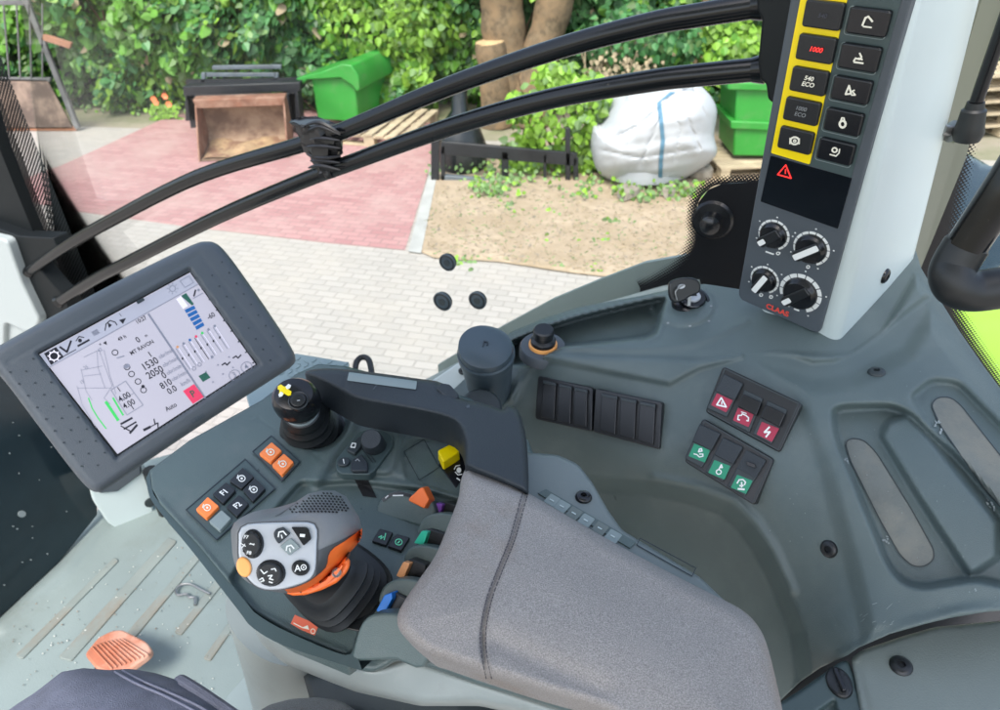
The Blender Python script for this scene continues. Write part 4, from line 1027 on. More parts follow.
# ================================================================== side console
spoly = [(400, 470), (425, 420), (436, 400), (455, 388), (470, 374), (480, 356), (500, 340), (513, 331), (545, 318), (580, 307), (640, 296), (690, 285), (705, 284), (745, 290), (800, 290), (850, 280), (914, 245), (921, 268), (940, 300), (960, 332), (985, 368), (1030, 428), (1060, 470), (1060, 617), (1010, 610), (985, 612), (950, 618), (925, 624), (890, 634), (858, 648), (848, 655), (820, 668), (800, 682), (760, 720), (690, 760), (560, 640), (480, 560)]
sD = TPS([(560, 350, .87), (600, 345, .855), (690, 341, .82), (640, 345, .84), (500, 338, .99), (600, 300, .97), (690, 285, .94), (436, 420, .95), (480, 400, .92), (540, 395, .885), (600, 405, .85), (660, 415, .80),
          (540, 440, .89), (600, 455, .845), (650, 470, .80), (745, 430, .735), (700, 400, .775), (720, 480, .75), (790, 330, .79), (870, 360, .76), (915, 265, .84), (1000, 395, .72), (870, 480, .66), (960, 450, .66), (1040, 600, .58),
          (900, 600, .615), (850, 645, .62), (760, 560, .73), (700, 540, .79), (600, 520, .93), (560, 620, .97), (800, 700, .70), (700, 740, .80), (820, 600, .67), (1040, 460, .64)], .002)
pocket = rp([(500, 356), (508, 342), (545, 326), (580, 315), (630, 303), (663, 296), (667, 299), (657, 333), (647, 339), (600, 344), (562, 348), (548, 354), (528, 366), (510, 366)], 4)
front_wall = spl([(505, 350), (528, 331), (545, 330), (556, 341)], 5)
tray = rp([(828, 408), (842, 402), (893, 401), (914, 411), (958, 452), (1000, 500), (1062, 575), (1062, 602), (974, 583), (920, 592), (898, 584), (884, 566), (832, 440)], 12)
tray2 = rp([(905, 395), (930, 375), (960, 378), (1062, 480), (1062, 560), (985, 500), (925, 430)], 10)
ridge = rp([(876, 436), (885, 418), (908, 410), (918, 418), (1002, 520), (1002, 560), (972, 580), (966, 578), (915, 500)], 6)
pad1 = rp([(845, 442), (852, 438), (864, 440), (876, 452), (912, 510), (934, 550), (934, 560), (924, 567), (912, 566), (900, 555), (880, 520), (850, 460)], 6)
pad2 = rp([(931, 404), (938, 397), (950, 397), (960, 404), (1000, 455), (1062, 530), (1062, 560), (1030, 540), (985, 490), (940, 425)], 6)
lowbulge = [(560, 470), (600, 474), (650, 478), (690, 486), (730, 500), (752, 520), (770, 545), (790, 585), (808, 630), (815, 680), (790, 760), (560, 760), (470, 560)]
sfeats = [('poly', pocket, -.07, 4), ('line', [(515, 345), (545, 326), (580, 315), (630, 303), (664, 295), (669, 299), (659, 335), (648, 341), (600, 346), (562, 350), (546, 357), (526, 372)], .0025, 2.2),
          ('add', [(500, 352), (528, 331), (548, 330), (556, 344), (600, 349), (690, 345), (705, 352), (745, 340), (745, 420), (560, 500), (440, 470), (436, 430), (462, 405)], .0, 6),
          ('line', [(556, 345), (600, 349), (650, 348), (690, 344), (720, 333), (745, 322)], .0035, 4),
          ('line', [(470, 438), (482, 424), (510, 398), (527, 372), (548, 350)], .006, 5),
          ('add', [(528, 362), (560, 366), (670, 388), (700, 372), (745, 360), (745, 352), (700, 356), (600, 353), (545, 349), (520, 368), (505, 402), (514, 405)], .008, 7),
          ('poly', lowbulge, -.075, 20),
          ('line', [(655, 478), (700, 487), (735, 500), (756, 522), (774, 550), (792, 590)], .006, 5),
          ('add', [(740, 352), (790, 350), (850, 352), (880, 330), (915, 270), (935, 296), (862, 352), (835, 364), (812, 366), (790, 358)], .012, 10),
          ('add', [(750, 360), (812, 376), (850, 372), (900, 345), (930, 300), (1060, 470), (1060, 610), (860, 650), (850, 600), (815, 470), (790, 400)], .01, 22),
          ('poly', tray, -.016, 9), ('add', ridge, .014, 9),
          ('add', tray2, -.014, 9),
          ('line', [(845, 655), (905, 630), (960, 614), (1060, 608)], .006, 7),
          ('add', ell(683, 305, 35, 24, 24), .008, 6), ('add', ell(683, 305, 27, 18, 24), .003, 3)]
side = Relief([tuple(p) for p in spoly], sD, sfeats, 2.4)
SCO = T('side_console', side.P(700, 560) - Vector((0, 0, .2)), 'grey green moulded side console under the side window', 'console')
mb = MB(); side.mesh(mb, 'panel_plastic', back=.03); SBV = bvh_of(mb); mb.build('panel', SCO, smooth=True)
# rubber pads and their countersunk marks
mb = MB(); drape(mb, pad1, SBV, .0012, 'pad_rubber', 3, .0012); mb.build('rubber_pad', SCO, bevel=.0008)
mb = MB(); drape(mb, pad2, SBV, .0012, 'pad_rubber', 3, .0012); mb.build('rubber_pad', SCO, bevel=.0008)
for p in (pad1, pad2):
    mb = MB(); q = p + [p[0]]
    for i in range(len(q) - 1):
        a, b = np.array(q[i]), np.array(q[i + 1]); d = b - a; L = np.hypot(*d)
        if L < .3: continue
        n_ = np.array([-d[1], d[0]]) / L * .5; e_ = d / L * .2
        drape(mb, [tuple(a - e_ + n_), tuple(b + e_ + n_), tuple(b + e_ - n_), tuple(a - e_ - n_)], SBV, .0016, 'dark_plastic', 12, 0)
    mb.build('pad_groove', SCO, smooth=False)
mb = MB()
for x, y, s in ((846, 459, 3), (848, 462, 2), (886, 539, 4), (889, 543, 2.5), (884, 541, 2), (937, 422, 3.5), (940, 430, 3.5), (935, 426, 2.5), (991, 504, 3.5), (994, 508, 3), (988, 500, 2), (976, 590, 2), (969, 592, 1.2), (790, 499, .8), (786, 486, .6), (853, 417, .7), (797, 494, .6)):
    for k in range(4):
        drape(mb, ell(x + random.gauss(0, s * .4), y + random.gauss(0, s * .4), s * random.uniform(.25, .5), s * random.uniform(.15, .4), 7, random.uniform(0, 3)), SBV, .0018, 'dust_grey', 5, 0)
for k in range(70):
    x = random.uniform(740, 1000); y = random.uniform(360, 650); s = random.uniform(.25, .7)
    drape(mb, ell(x, y, s, s * .6, 6, random.uniform(0, 3)), SBV, .0018, 'dust_grey', 5, 0)
for k in range(9):
    x = random.uniform(850, 900); y = random.uniform(600, 626); a = random.uniform(-.9, -.3); L = random.uniform(2, 8)
    drape(mb, [(x, y), (x + L * math.cos(a), y + L * math.sin(a)), (x + L * math.cos(a), y + L * math.sin(a) + .5), (x, y + .5)], SBV, .0018, 'dust_grey', 5, 0)
tag(mb.build('scuff_mark', SCO, smooth=False), kind='stuff')
# screws
def screw(parent, surf, x, y, r, m='dark_plastic', name='screw', fr=None):
    fr = fr or surf.frame(x, y); c = fr.px(x, y); mb = MB()
    mb.lathe(c, fr.n, [(r * 1.15, -.002), (r * 1.15, .0008), (r, .0025), (r * .8, .0034), (r * .42, .0036), (r * .38, .0008), (.0001, .0008)], m, 20); return mb.build(name, parent)
screw(SCO, side, 876.5, 372.5, .0078); 
o = screw(SCO, side, 829, 549, .0075, 'black_plastic', 'screw_hole')
mb = MB(); fr = side.frame(829, 549); mb.lathe(fr.px(829, 549), fr.n, [(.0085, .0005), (.0078, .0018), (.0062, .0012), (.006, .0003)], 'grey_trim', 20); mb.build('screw_collar', SCO)
# six blank rockers in two frames
def rocker_frame(q, px_n, name='switch_frame', parent=SCO, split=(), rlabel=None):
    pass
c6 = [side.P(*p) for p in ((536, 374), (664, 402), (660, 450), (534, 420))]
n6 = (c6[1] - c6[3]).cross(c6[2] - c6[0]).normalized(); n6 = n6 if n6.dot(CAM - c6[0]) > 0 else -n6
o6 = max(c6 + [side.P(598, 412), side.P(598, 388), side.P(598, 432)], key=lambda p: p.dot(n6)); fr6 = Fr(o6 + n6 * .001, n6, AX)
lift = .006
for q, (c0, c1) in (([(538, 375.5), (592.5, 387.5), (591.5, 431.5), (535, 419)], (0, 1)), ([(595.2, 388.2), (662, 402), (659.5, 449.5), (592.8, 431.8)], (1, 2))):
    mb = MB(); mb.prism(fr6, rp(q, 3), -.012, .004, 'black_plastic'); mb.build('switch_frame', SCO, bevel=.0012)
    Qa = [np.array(p) for p in q]; c = sum(Qa) / 4; Qa = [c + (p - c) * .86 for p in Qa]
    for k in range(3):
        u0, u1 = k / 3 + .03, (k + 1) / 3 - .03
        tl = Qa[0] + (Qa[1] - Qa[0]) * u0; tr = Qa[0] + (Qa[1] - Qa[0]) * u1; bl = Qa[3] + (Qa[2] - Qa[3]) * u0; br = Qa[3] + (Qa[2] - Qa[3]) * u1
        mb = MB(); mb.prism(fr6, rp([tl, tr, br, bl], 1.2), .002, .0075, 'black_plastic'); 
        t2 = tl + (bl - tl) * .1; t3 = tr + (br - tr) * .1; mb.build('blank_rocker', SCO, bevel=.0014, seg=3)
        mb = MB(); mb.prism(fr6, rp([tl + (bl - tl) * .02, tr + (br - tr) * .02, t3, t2], .8), .007, .0092, 'dark_plastic'); mb.build('rocker_lip', SCO, bevel=.0006)
# hazard block
def cr8(p): return crop(p, 670, 360, .2112)
frh = side.frame(745, 435, 26); frh = Fr(side.P(745, 435), frh.n * .75 + (CAM - side.P(745, 435)).normalized() * .25, AX)
for q in (cr8([(250, 28), (625, 205), (520, 440), (165, 245)]), cr8([(155, 275), (495, 470), (400, 690), (65, 480)])):
    mb = MB(); mb.prism(frh, rp(q, 4), -.014, .0055, 'black_plastic'); o = mb.build('switch_frame', SCO, bevel=.0015)
    qq = [np.array(p) for p in q]; c = sum(qq) / 4; qi = [tuple(c + (p - c) * .93) for p in qq]
    mb = MB(); 
    mb.stroke(frh, qi, 1.1, .0062, 'dark_plastic', closed=True, th=.0012); mb.build('frame_rim', SCO)
rk = [([(255, 65), (345, 110), (268, 272), (172, 228)], [(222, 157), (297, 192), (266, 248), (195, 213)], 'magenta_patch', 'magenta rocker switch with a white warning triangle', 1),
      ([(352, 140), (440, 182), (375, 345), (288, 300)], [(322, 226), (396, 258), (372, 318), (298, 285)], 'magenta_patch', 'magenta rocker switch with a battery symbol', 2),
      ([(462, 192), (555, 235), (480, 400), (392, 350)], [(435, 292), (517, 325), (482, 388), (410, 352)], 'magenta_patch', 'magenta rocker switch with a lightning symbol', 2),
      ([(140, 302), (238, 348), (150, 512), (68, 468)], [(115, 395), (190, 426), (165, 486), (88, 455)], 'green_patch', 'green rocker switch with a work lamp symbol', 1),
      ([(250, 366), (345, 412), (250, 577), (165, 530)], [(210, 473), (285, 502), (258, 566), (181, 534)], 'green_patch', 'green rocker switch with a wheel symbol', 1),
      ([(362, 426), (455, 475), (355, 645), (270, 597)], [(318, 543), (391, 572), (360, 634), (288, 604)], 'green_patch', 'green rocker switch with a rotating beacon symbol', 3)]
for i, (a, p, m, lb, kind) in enumerate(rk):
    a = cr8(a); p = cr8(p); mb = MB()
    mb.prism(frh, rp(a, 1.6), .003, .0085, 'dark_plastic'); rkr = mb.build('rocker_switch', SCO, bevel=.0016, seg=3); tag(rkr, lb)
    A_ = [np.array(v) for v in a]
    up_ = [A_[0], A_[1], A_[1] + (A_[2] - A_[1]) * .5, A_[0] + (A_[3] - A_[0]) * .5]
    mb = MB()
    if kind == 1: mb.prism(frh, rp([tuple(v) for v in up_], 1.4), .008, .0105, 'handle_black', taper=.02)
    elif kind == 2: mb.prism(frh, rp([tuple(A_[0] + (A_[3] - A_[0]) * .12), tuple(A_[1] + (A_[2] - A_[1]) * .12), tuple(up_[2]), tuple(up_[3])], 1.4), .008, .014, 'black_gloss', taper=.03)
    else:
        c = sum(np.array(v) for v in up_) / 4; mb.prism(frh, rp([tuple(v) for v in up_], 1.4), .008, .0098, 'handle_black'); mb.prism(frh, rp([(c[0] - 5, c[1] - 3), (c[0] + 4, c[1]), (c[0] + 4.5, c[1] + 4), (c[0] - 4.5, c[1] + 1)], 1), .0095, .013, 'black_gloss')
    mb.build('rocker_top', rkr, bevel=.0012, seg=3)
    mb = MB(); hz = .0092; mb.prism(frh, rp(p, .7), .0085, hz - .0002, m); mb.build('colour_patch', rkr, smooth=False)
    mb = MB(); cx, cy = np.mean([v[0] for v in p]), np.mean([v[1] for v in p]); S = lambda L, w=1.0, cl=False: mb.stroke(frh, [(cx + x, cy + y) for x, y in L], w, hz + .0003, 'white_mark', closed=cl)
    if i == 0: S([(-.5, -5), (4.5, 4.2), (-5, 2)], 1.5, True); S([(0, -1), (0, 1.6)], 1.2)
    if i == 1: S([(-5, -2), (-2, -2), (-1, -3.6), (2.5, -2), (5.2, .2), (5, 3.6), (3.2, 3)], 1.2); S([(-5, -2), (-5.5, 2), (-3.6, 2.6)], 1.2); S([(-2, -5.5), (3, -4)], 1)
    if i == 2: S([(2, -4.6), (-3, .6), (2.6, .2), (-1.4, 5.2)], 1.7)
    if i == 3: S([(-5.5, .8), (-2.5, 1.6), (0, 4), (3.4, 3.2), (3.4, 1), (0, 1)], 1.1); S([(-1, -1), (0, -4), (2, -4.4), (2.5, -2), (0, -1.5)], 1.3)
    if i == 4: S(ell(-.6, 2.4, 2.5, 2.3, 12), 1.1, True); S([(-.4, -.4), (2, -5), (3, -2), (.5, -2.2)], 1.2)
    if i == 5: S([(-4.5, -1), (-2.5, -4.5), (1.5, -4.6), (3.8, -2), (2.8, .6)], 1.3); S([(-2, 1.5), (1.5, 1.2)], 1.6); S([(0, -2), (0, 3)], 1.4); S([(-3.5, 4.6), (2.6, 5.2)], 1.8)
    mb.build('symbol', rkr, smooth=False)
# ignition lock and key
frk = Fr(side.P(690, 303), (0, -.35, 1)); c = frk.px(690.5, 303); mb = MB()
mb.lathe(c, frk.n, [(.024, -.004), (.0245, .004), (.023, .0075), (.0195, .0085), (.0185, .006), (.017, .006), (.017, .011), (.0155, .0125), (.0085, .0125)], 'black_gloss', 32); mb.build('ignition_ring', SCO)
mb = MB(); mb.lathe(c, frk.n, [(.0098, .008), (.0098, .0148), (.0088, .0155), (.0001, .0155)], 'silver', 24); mb.box(c + frk.n * .0158, frk.x * .009, frk.y * .0022, frk.n * .001, 'hole_black'); mb.build('lock_cylinder', SCO)
mb = MB()
for x, y in ((651, 309), (668, 323), (690, 326), (709, 321), (711, 306)): drape(mb, ell(x, y, 1.5, .9, 8), SBV, .0012, 'grey_mark', 3, 0)
mb.build('position_mark', SCO, smooth=False)
KT = T('ignition_key', c + frk.n * .02, 'black headed ignition key standing in the lock beside the column', 'key')
kf = Fr(at(686, 291, proj(c)[2] - .03), (.1, -1, .35)); mb = MB()
mb.prism(kf, spl([(669, 288), (671, 282), (680, 278.5), (692, 278), (699, 281), (701, 287), (699, 293), (690, 297), (684, 301), (675, 303), (670, 298)], 4, True), -.006, .0, 'black_plastic'); mb.build('key_head', KT, bevel=.0022, seg=3)
mb = MB(); mb.tube([kf.px(x, y, .004) for x, y in spl([(677, 300), (675.5, 292), (680, 287), (684, 285)], 4)], .0009, 'steel', 8); mb.prism(kf, ell(681.5, 286.5, 3.8, 2.2, 14, -.3), -.001, .0012, 'silver'); mb.build('key_ring', KT)
mb = MB(); mb.box(kf.px(689, 301, -.006), kf.x * .004, kf.y * .012, kf.n * .0022, 'steel'); mb.build('key_blade', KT)
# power socket with cap
frs = Fr(at(543, 345, .895), (0, -.1, 1)); c = frs.px(543, 345); mb = MB()
SO = T('power_socket', c, 'black capped power socket with a yellow ring behind the drinks cup', 'socket')
mb.lathe(c, frs.n, [(.019, -.012), (.019, .002), (.018, .0035), (.0165, .004)], 'orange_light', 28); mb.build('ring', SO)
mb = MB(); mb.lathe(c, frs.n, [(.0165, -.01), (.0165, .009), (.014, .012), (.0125, .0125), (.0125, .018), (.0135, .019), (.0135, .025), (.012, .027), (.0001, .027)], 'black_plastic', 28); mb.build('cap', SO)
mb = MB(); mb.lathe(c, frs.n, [(.031, -.016), (.031, -.004), (.029, -.001), (.0245, -.0005)], 'slate_plastic', 28); mb.build('bezel', SO)
# light strip of body between cup and window
mb = MB(); fr = side_plane(dR - .02); mb.prism(Fr(at(450, 375, 1.05), (-.2, -.9, .8)), [(425, 385), (474, 352), (500, 345), (500, 400), (450, 420), (420, 400)], -.006, 0, 'light_trim'); tag(mb.build('sill_trim', bevel=.002), 'pale painted sill strip between the handle and the drinks cup', 'trim')
screw(None, None, 462, 371, .005, 'dark_plastic', fr=Fr(at(462, 371, 1.044), (-.2, -.9, .8))); tag(bpy.context.scene.objects['screw.001'] if 'screw.001' in bpy.data.objects else COL.objects[-1], 'small screw in the pale sill strip beside the drinks cup', 'screw')
# cup
cb = at(488, 374, .88); ca = Vector((-.04, -.30, .95)).normalized(); CT = T('drinks_cup', cb - ca * .05, 'blue grey tapered cup with a hinged lid at the window end of the console', 'cup')
D = .88; k = D / FPX
mb = MB(); mb.lathe(cb, ca, [(18 * k, -.075), (22 * k, -.03), (25.2 * k, .02), (27 * k, .036), (27.8 * k, .04), (27.8 * k, .046), (26.5 * k, .048)], 'cup_grey', 40); mb.build('cup_body', CT)
mb = MB(); top = ca; xd = Vector((1, 0, 0))
prof = []; rings = []
for r, h_ in ((26 * k, .046), (26.4 * k, .051), (25.5 * k, .057), (20 * k, .0615), (10 * k, .063), (.3 * k, .0635)):
    ring = []
    for j in range(40):
        q = 2 * math.pi * j / 40; p = cb + ca * (h_ + .008 * (-math.cos(q - .3)) * .0) + (Vector((math.cos(q), 0, 0)) + ca.cross(Vector((1, 0, 0))) * math.sin(q)) * r
        if math.cos(q - 2.6) > .3 and r > 20 * k: p += ca * .006 * (math.cos(q - 2.6) - .3)
        ring.append(p)
    rings.append(ring)
mb.loft(rings, 'cup_grey'); mb.build('lid', CT)
mb = MB(); cf = Fr(cb + ca * .0645, ca); mb.stroke(cf, [(483, 346), (484, 341), (488, 342), (487, 345)], 1, .0004, 'slate_dark', th=.001); mb.stroke(cf, [(500, 361), (508, 355)], 1, -.012, 'slate_dark', th=.004); mb.build('lid_mark', CT)
# round cap behind handle
cb2 = at(481, 408, .83); fr = Fr(cb2, (.1, -.5, 1)); mb = MB(); c = cb2
mb.lathe(c, fr.n, [(.026, -.02), (.026, .0), (.023, .0025), (.0001, .003)], 'dark_plastic', 28); tag(mb.build('round_cap'), 'round dark grey cap between the handle and the drinks cup', 'cap')

# ================================================================== switch column
PQ = quad3d([(790.4, 0), (907.5, 14), (818.6, 330.4), (738, 297.5)], .102)
print('ptoQ', [tuple(round(c, 3) for c in q) for q in PQ], [round(proj(q)[2], 3) for q in PQ], (PQ[1] - PQ[0]).angle(PQ[3] - PQ[0]) * 57.3)
PF = Fr(PQ[0], (PQ[1] - PQ[0]).cross(PQ[3] - PQ[0]), PQ[1] - PQ[0])
CO = T('switch_column', PQ[3], 'pale pillar column carrying the dark panel of yellow framed switches and rotary knobs', 'control column')
# pale housing: front ring then sweeping back to the window side
fp = [(795, -60), (930, -60), (909, 16), (835, 352), (818, 352), (752, 316), (742, 300), (790, 0)]
mb = MB(); F_ = PF
front = [F_.px(x, y, -.006) for x, y in [(802, -60), (931, -60), (835.5, 350), (757, 317)]]
rb = [at(996, -60, .66), at(913, 268, .86)]; 
lb = [front[0] - PF.n * .12, front[3] - PF.n * .1]
V = [front[0], front[1], front[2], front[3], rb[0], rb[1], lb[0], lb[1]]
mb.add(V, [[0, 3, 2, 1], [1, 2, 5, 4], [0, 6, 7, 3], [0, 1, 4, 6], [3, 7, 5, 2], [4, 5, 7, 6]], 'light_trim'); mb.build('pillar_cover', CO, bevel=.012, seg=5, fixn=True)
face = rp([(795, -60), (929, -60), (907.5, 14), (819, 333), (813, 332), (741, 300), (738, 294), (790.4, 0)], 3)
mb = MB(); mb.prism(PF, face, -.012, .0, 'slate_plastic'); mb.build('switch_panel', CO, bevel=.0016, seg=3)
mb = MB(); mb.prism(PF, [(813, -60), (918, -60), (898, 12), (851, 178), (769, 153), (801, 0)], -.001, .0006, 'shell_plastic'); mb.build('panel_inlay', CO, smooth=False)
mb = MB(); mb.prism(PF, rp([(812, -60), (862, -60), (846.8, 0), (809.6, 164.5), (771, 153), (800.3, 0)], 1.5), .0006, .0016, 'yellow'); mb.build('yellow_field', CO, smooth=False)
mb = MB(); mb.prism(PF, rp([(770.5, 156), (851.5, 178.5), (837.5, 228.8), (760.5, 201.5)], 1), 0, .0012, 'screen_black'); dsp = mb.build('display', CO, smooth=False)
mb = MB()
for L in ([(785.7, 165), (791, 178.3), (777.6, 174.6)],): mb.stroke(PF, L, 1.3, .0018, 'red_mark', closed=True)
mb.stroke(PF, [(785.5, 169.5), (785.3, 173.6)], 1.1, .0018, 'red_mark'); mb.build('warning_symbol', dsp, smooth=False)
c4 = lambda x, y: (720 + x * .2817, y * .2817)
left = [(363, 55), (337, 175), (312, 290), (287, 397), (265, 500)]; right = [(523, 80), (492, 207), (463, 322), (435, 435), (408, 540)]
PX = (PQ[1] - PQ[0]).length
pdir = lambda x, y: (PF.px(x, y) + PF.x * .001)
def ptxt(mb, s, x, y, sz, m, **kw):
    a = proj(PF.px(x, y)); b = proj(PF.px(x, y) + PF.x * .01); mb.text(PF, s, x, y, b[0] - a[0], b[1] - a[1], sz, .0068, m, **kw)
for k in range(5):
    for col_, pts in ((0, left), (1, right)):
        x, y = c4(*pts[k]); mb = MB(); mb.rect(PF, x, y, .0345 if col_ == 0 else .0335, .0225 if col_ == 0 else .021, .0, .0055, 'black_plastic' if col_ == 0 else 'black_gloss', r=.003, taper=.03)
        b_ = mb.build('push_button', CO, bevel=.0013, seg=3)
        mb = MB(); q_ = (lambda L, w=1., cl=False, mm='cream_mark': mb.stroke(PF, [(x + u, y + v) for u, v in L], w, .0066, mm, closed=cl))
        if col_ == 0:
            if k == 0: ptxt(mb, '540', x, y + .5, 4.2, 'dim_mark', shear=.2); lb_ = 'dark push button marked 540, topmost on the yellow field'
            if k == 1: ptxt(mb, '1000', x + .5, y + .5, 4.8, 'red_mark', bold=.03, shear=.25); lb_ = 'push button with 1000 lit in red'
            if k == 2: ptxt(mb, '540', x + .8, y - 3, 4.4, 'cream_mark', bold=.03, shear=.2); ptxt(mb, 'ECO', x - .2, y + 3, 4.4, 'cream_mark', bold=.03, shear=.2); lb_ = 'push button marked 540 ECO in white'
            if k == 3: ptxt(mb, '1000', x, y - 3, 4, 'grey_mark', shear=.2); ptxt(mb, 'ECO', x - 1, y + 3, 4, 'grey_mark', shear=.2); lb_ = 'push button marked 1000 ECO in dim grey'
            if k == 4: q_(ell(0, 0, 4.2, 3.6, 14), 1.8, True); q_(ell(0, .2, 1.2, 1.2, 8), 1.2, True); q_([(-4.6, -2.6), (-4.8, 3)], 1.2); q_([(4.6, -2.2), (4.4, 3.2)], 1.2); lb_ = 'push button with a round camera like symbol, lowest on the yellow field'
        else:
            if k == 0: q_([(-5, 3), (-2, -4.5), (1, -6), (5, -1)], 2); q_([(-4, 4), (4, 5)], 1.6); lb_ = 'push button with an excavator arm symbol'
            if k == 1: q_([(-5, 3), (-3, 0), (1, 1), (3, -1), (1, -5)], 1.7); q_([(-4.6, 3.8), (4.4, 5)], 1.8); q_([(0, 0), (3.6, 1.4)], 1.6); lb_ = 'push button with a folded arm symbol'
            if k == 2: q_([(-5, 3.6), (-1.4, -5), (.6, 3)], 1.8, True); q_([(4, -.4), (1.6, .4), (4.8, 4.4), (1, 4.4)], 1.4); lb_ = 'push button with a pointed arm symbol'
            if k == 3: q_(ell(0, 1.6, 3, 3.4, 12), 2.2, True); q_([(-1.8, -1.5), (-.8, -4.6), (1.4, -4.4), (2, -1)], 1.4); lb_ = 'push button with a padlock symbol'
            if k == 4: q_(ell(-.4, -2, 2.4, 2.2, 12), 1.5, True); q_([(-5, 2.4), (1, 4), (4, 1), (4.6, -3)], 1.3); lb_ = 'push button with a wheel and hitch symbol'
        tag(b_, lb_); mb.build('symbol', b_, smooth=False)
        if col_ == 1:
            mb = MB(); 
            cc = PF.px(x, y); P = [cc + PF.x * a + PF.y * b + PF.n * .0008 for a, b in rp([(-.0175, -.0115), (.0175, -.0115), (.0175, .0115), (-.0175, .0115)], .003)]; mb.tube(P + [P[0]], .0004, 'grey_trim', 6); mb.build('button_outline', b_)
# knobs
def c7(x, y): return (730 + x * .183, 200 + y * .183)
for (cx, cy), rr, ang, kind, lb_ in ((c7(240, 190), .0178, -2.35, 0, 'rotary knob with a grey pointer, upper left of four'), (c7(445, 265), .0195, 0.75, 1, 'rotary knob with a long white bar, upper right of four'), (c7(190, 435), .0172, 1.15, 1, 'rotary knob with a white bar, lower left of four'), (c7(385, 508), .0225, -2.3, 0, 'rotary knob inside the widest white scale ring')):
    mb = MB(); c0 = PF.px(cx, cy, .0)
    R0 = rr * .86; R1 = rr * (1.02 if kind or rr < .02 else 1.08)
    n_ = 11
    for s_ in range(n_):
        a0 = math.radians(-60 + s_ * 270 / n_); a1 = math.radians(-60 + (s_ + .86) * 270 / n_); P = []
        for tt in range(4): a = a0 + (a1 - a0) * tt / 3; P.append(c0 + (PF.x * math.cos(a) + PF.y * math.sin(a)) * R1)
        for tt in range(4): a = a1 + (a0 - a1) * tt / 3; P.append(c0 + (PF.x * math.cos(a) + PF.y * math.sin(a)) * R0)
        mb.prismw([p + PF.n * .0006 for p in P], PF.n, .0005, 'white_mark')
    for s_ in (-60, 15, 90, 150, 210):
        a = math.radians(s_); q = c0 + (PF.x * math.cos(a) + PF.y * math.sin(a)) * R1 * 1.2 + PF.n * .0004; mb.box(q, PF.x * .0016, PF.y * .0012, PF.n * .0006, 'white_mark')
    mb.build('scale_ring', CO, smooth=False)
    mb = MB(); ax = PF.n; rk_ = rr * .82
    mb.lathe(c0, ax, [(rk_ * 1.08, 0), (rk_ * 1.05, .003), (rk_ * .98, .004), (rk_ * .92, .007), (rk_ * .85, .008), (.0001, .0084)], 'black_gloss', 32)
    kb = mb.build('rotary_knob', CO); tag(kb, lb_)
    dr = -(PF.x * math.cos(ang) + PF.y * math.sin(ang)) if kind else (PF.x * math.cos(ang) + PF.y * math.sin(ang)); pr = PF.n.cross(dr)
    mb = MB(); L0 = rk_ * 1.15
    pl = [(-rk_ * .85, -.005), (L0 * .8, -.0062), (L0, -.003), (L0, .003), (L0 * .8, .0062), (-rk_ * .85, .005)]
    mb.prismw([c0 + dr * a + pr * b + PF.n * .0105 for a, b in rp(pl, .0015)], PF.n, .009, 'black_plastic'); mb.build('grip', kb, bevel=.001)
    mb = MB(); w_ = .0033 if kind else .003; a0 = -rk_ * .85 if kind else rk_ * .45
    mb.prismw([c0 + dr * a + pr * b + PF.n * .0111 for a, b in rp([(a0, -w_), (L0 * .92, -w_), (L0 * .92, w_), (a0, w_)], .0015)], PF.n, .001, 'white_mark'); mb.build('pointer', kb)
mb = MB(); ptxt(mb, 'CLAAS', 777.3, 310.3, 4.6, 'red_print', bold=.04, squeeze=1.25)
mb.build('red_lettering', CO, smooth=False)
mb = MB()
for x, y, w in ((769.6, 253, 8), (805, 303, 8), (796.5, 309.8, 5)):
    a = proj(PF.px(x, y)); b = proj(PF.px(x, y) + PF.x * .01); d = Vector((b[0] - a[0], b[1] - a[1])).normalized() * w / 2; mb.stroke(PF, [(x - d.x, y - d.y), (x + d.x, y + d.y)], 1.4, .0008, 'white_mark')
ptxt(mb, '22C', 786.5, 304.5, 3, 'white_mark', bold=.02); 
for x, y in ((761, 295), (771, 297), (778, 253.5), (808, 267)): mb.stroke(PF, ell(x, y, 1.6, 1.4, 8), .9, .0008, 'white_mark', closed=True)
mb.build('scale_symbol', CO, smooth=False)
# screw recess on pale side
n_s = (V[2] - V[1]).cross(V[5] - V[1]); sf = Fr(V[1], n_s)
screw(CO, None, 885, 276, .008, 'black_gloss', 'screw', fr=sf)

# ================================================================== right: strip, rear window, strut, grab handle, lime guard
mb = MB(); P = [at(1000, -60, .72), at(1018, -60, .76), at(966, 158, .9), at(921, 268, .97), at(911, 262, .90), at(935, 152, .84)]
mb.prismw(P, (P[1] - P[0]).cross(P[3] - P[0]).normalized() * (1 if (P[1] - P[0]).cross(P[3] - P[0]).dot(CAM - P[0]) > 0 else -1), .01, 'olive_strip'); tag(mb.build('pillar_strip', fixn=True), 'narrow olive grey strip along the right edge of the pale column', 'trim')
RW = Fr(at(960, 230, 1.0), AX * .35 + NO * -.9, AX); 
WT = T('rear_quarter_window', RW.px(960, 400), 'rear quarter window with a dotted black border at the right edge', 'window')
mb = MB(); mb.prism(RW, [(850, -60), (1150, -60), (1150, 600), (1050, 560), (930, 370), (880, 300)], -.005, 0, 'window_glass'); mb.build('glass_pane', WT, smooth=False)
mb = MB(); inn = [(1025, -60), (992, 40), (974, 90), (963, 130), (956, 170), (948, 215), (940, 262), (942, 290), (952, 318), (970, 352), (1000, 402), (1060, 480)]
outb = [(985, -60), (960, 60), (935, 150), (915, 200), (890, 270), (900, 300), (930, 350), (960, 400), (1000, 440), (1050, 500)]
mb.prism(RW, inn + outb[::-1], .001, .003, 'frit'); mb.build('printed_border', WT, smooth=False)
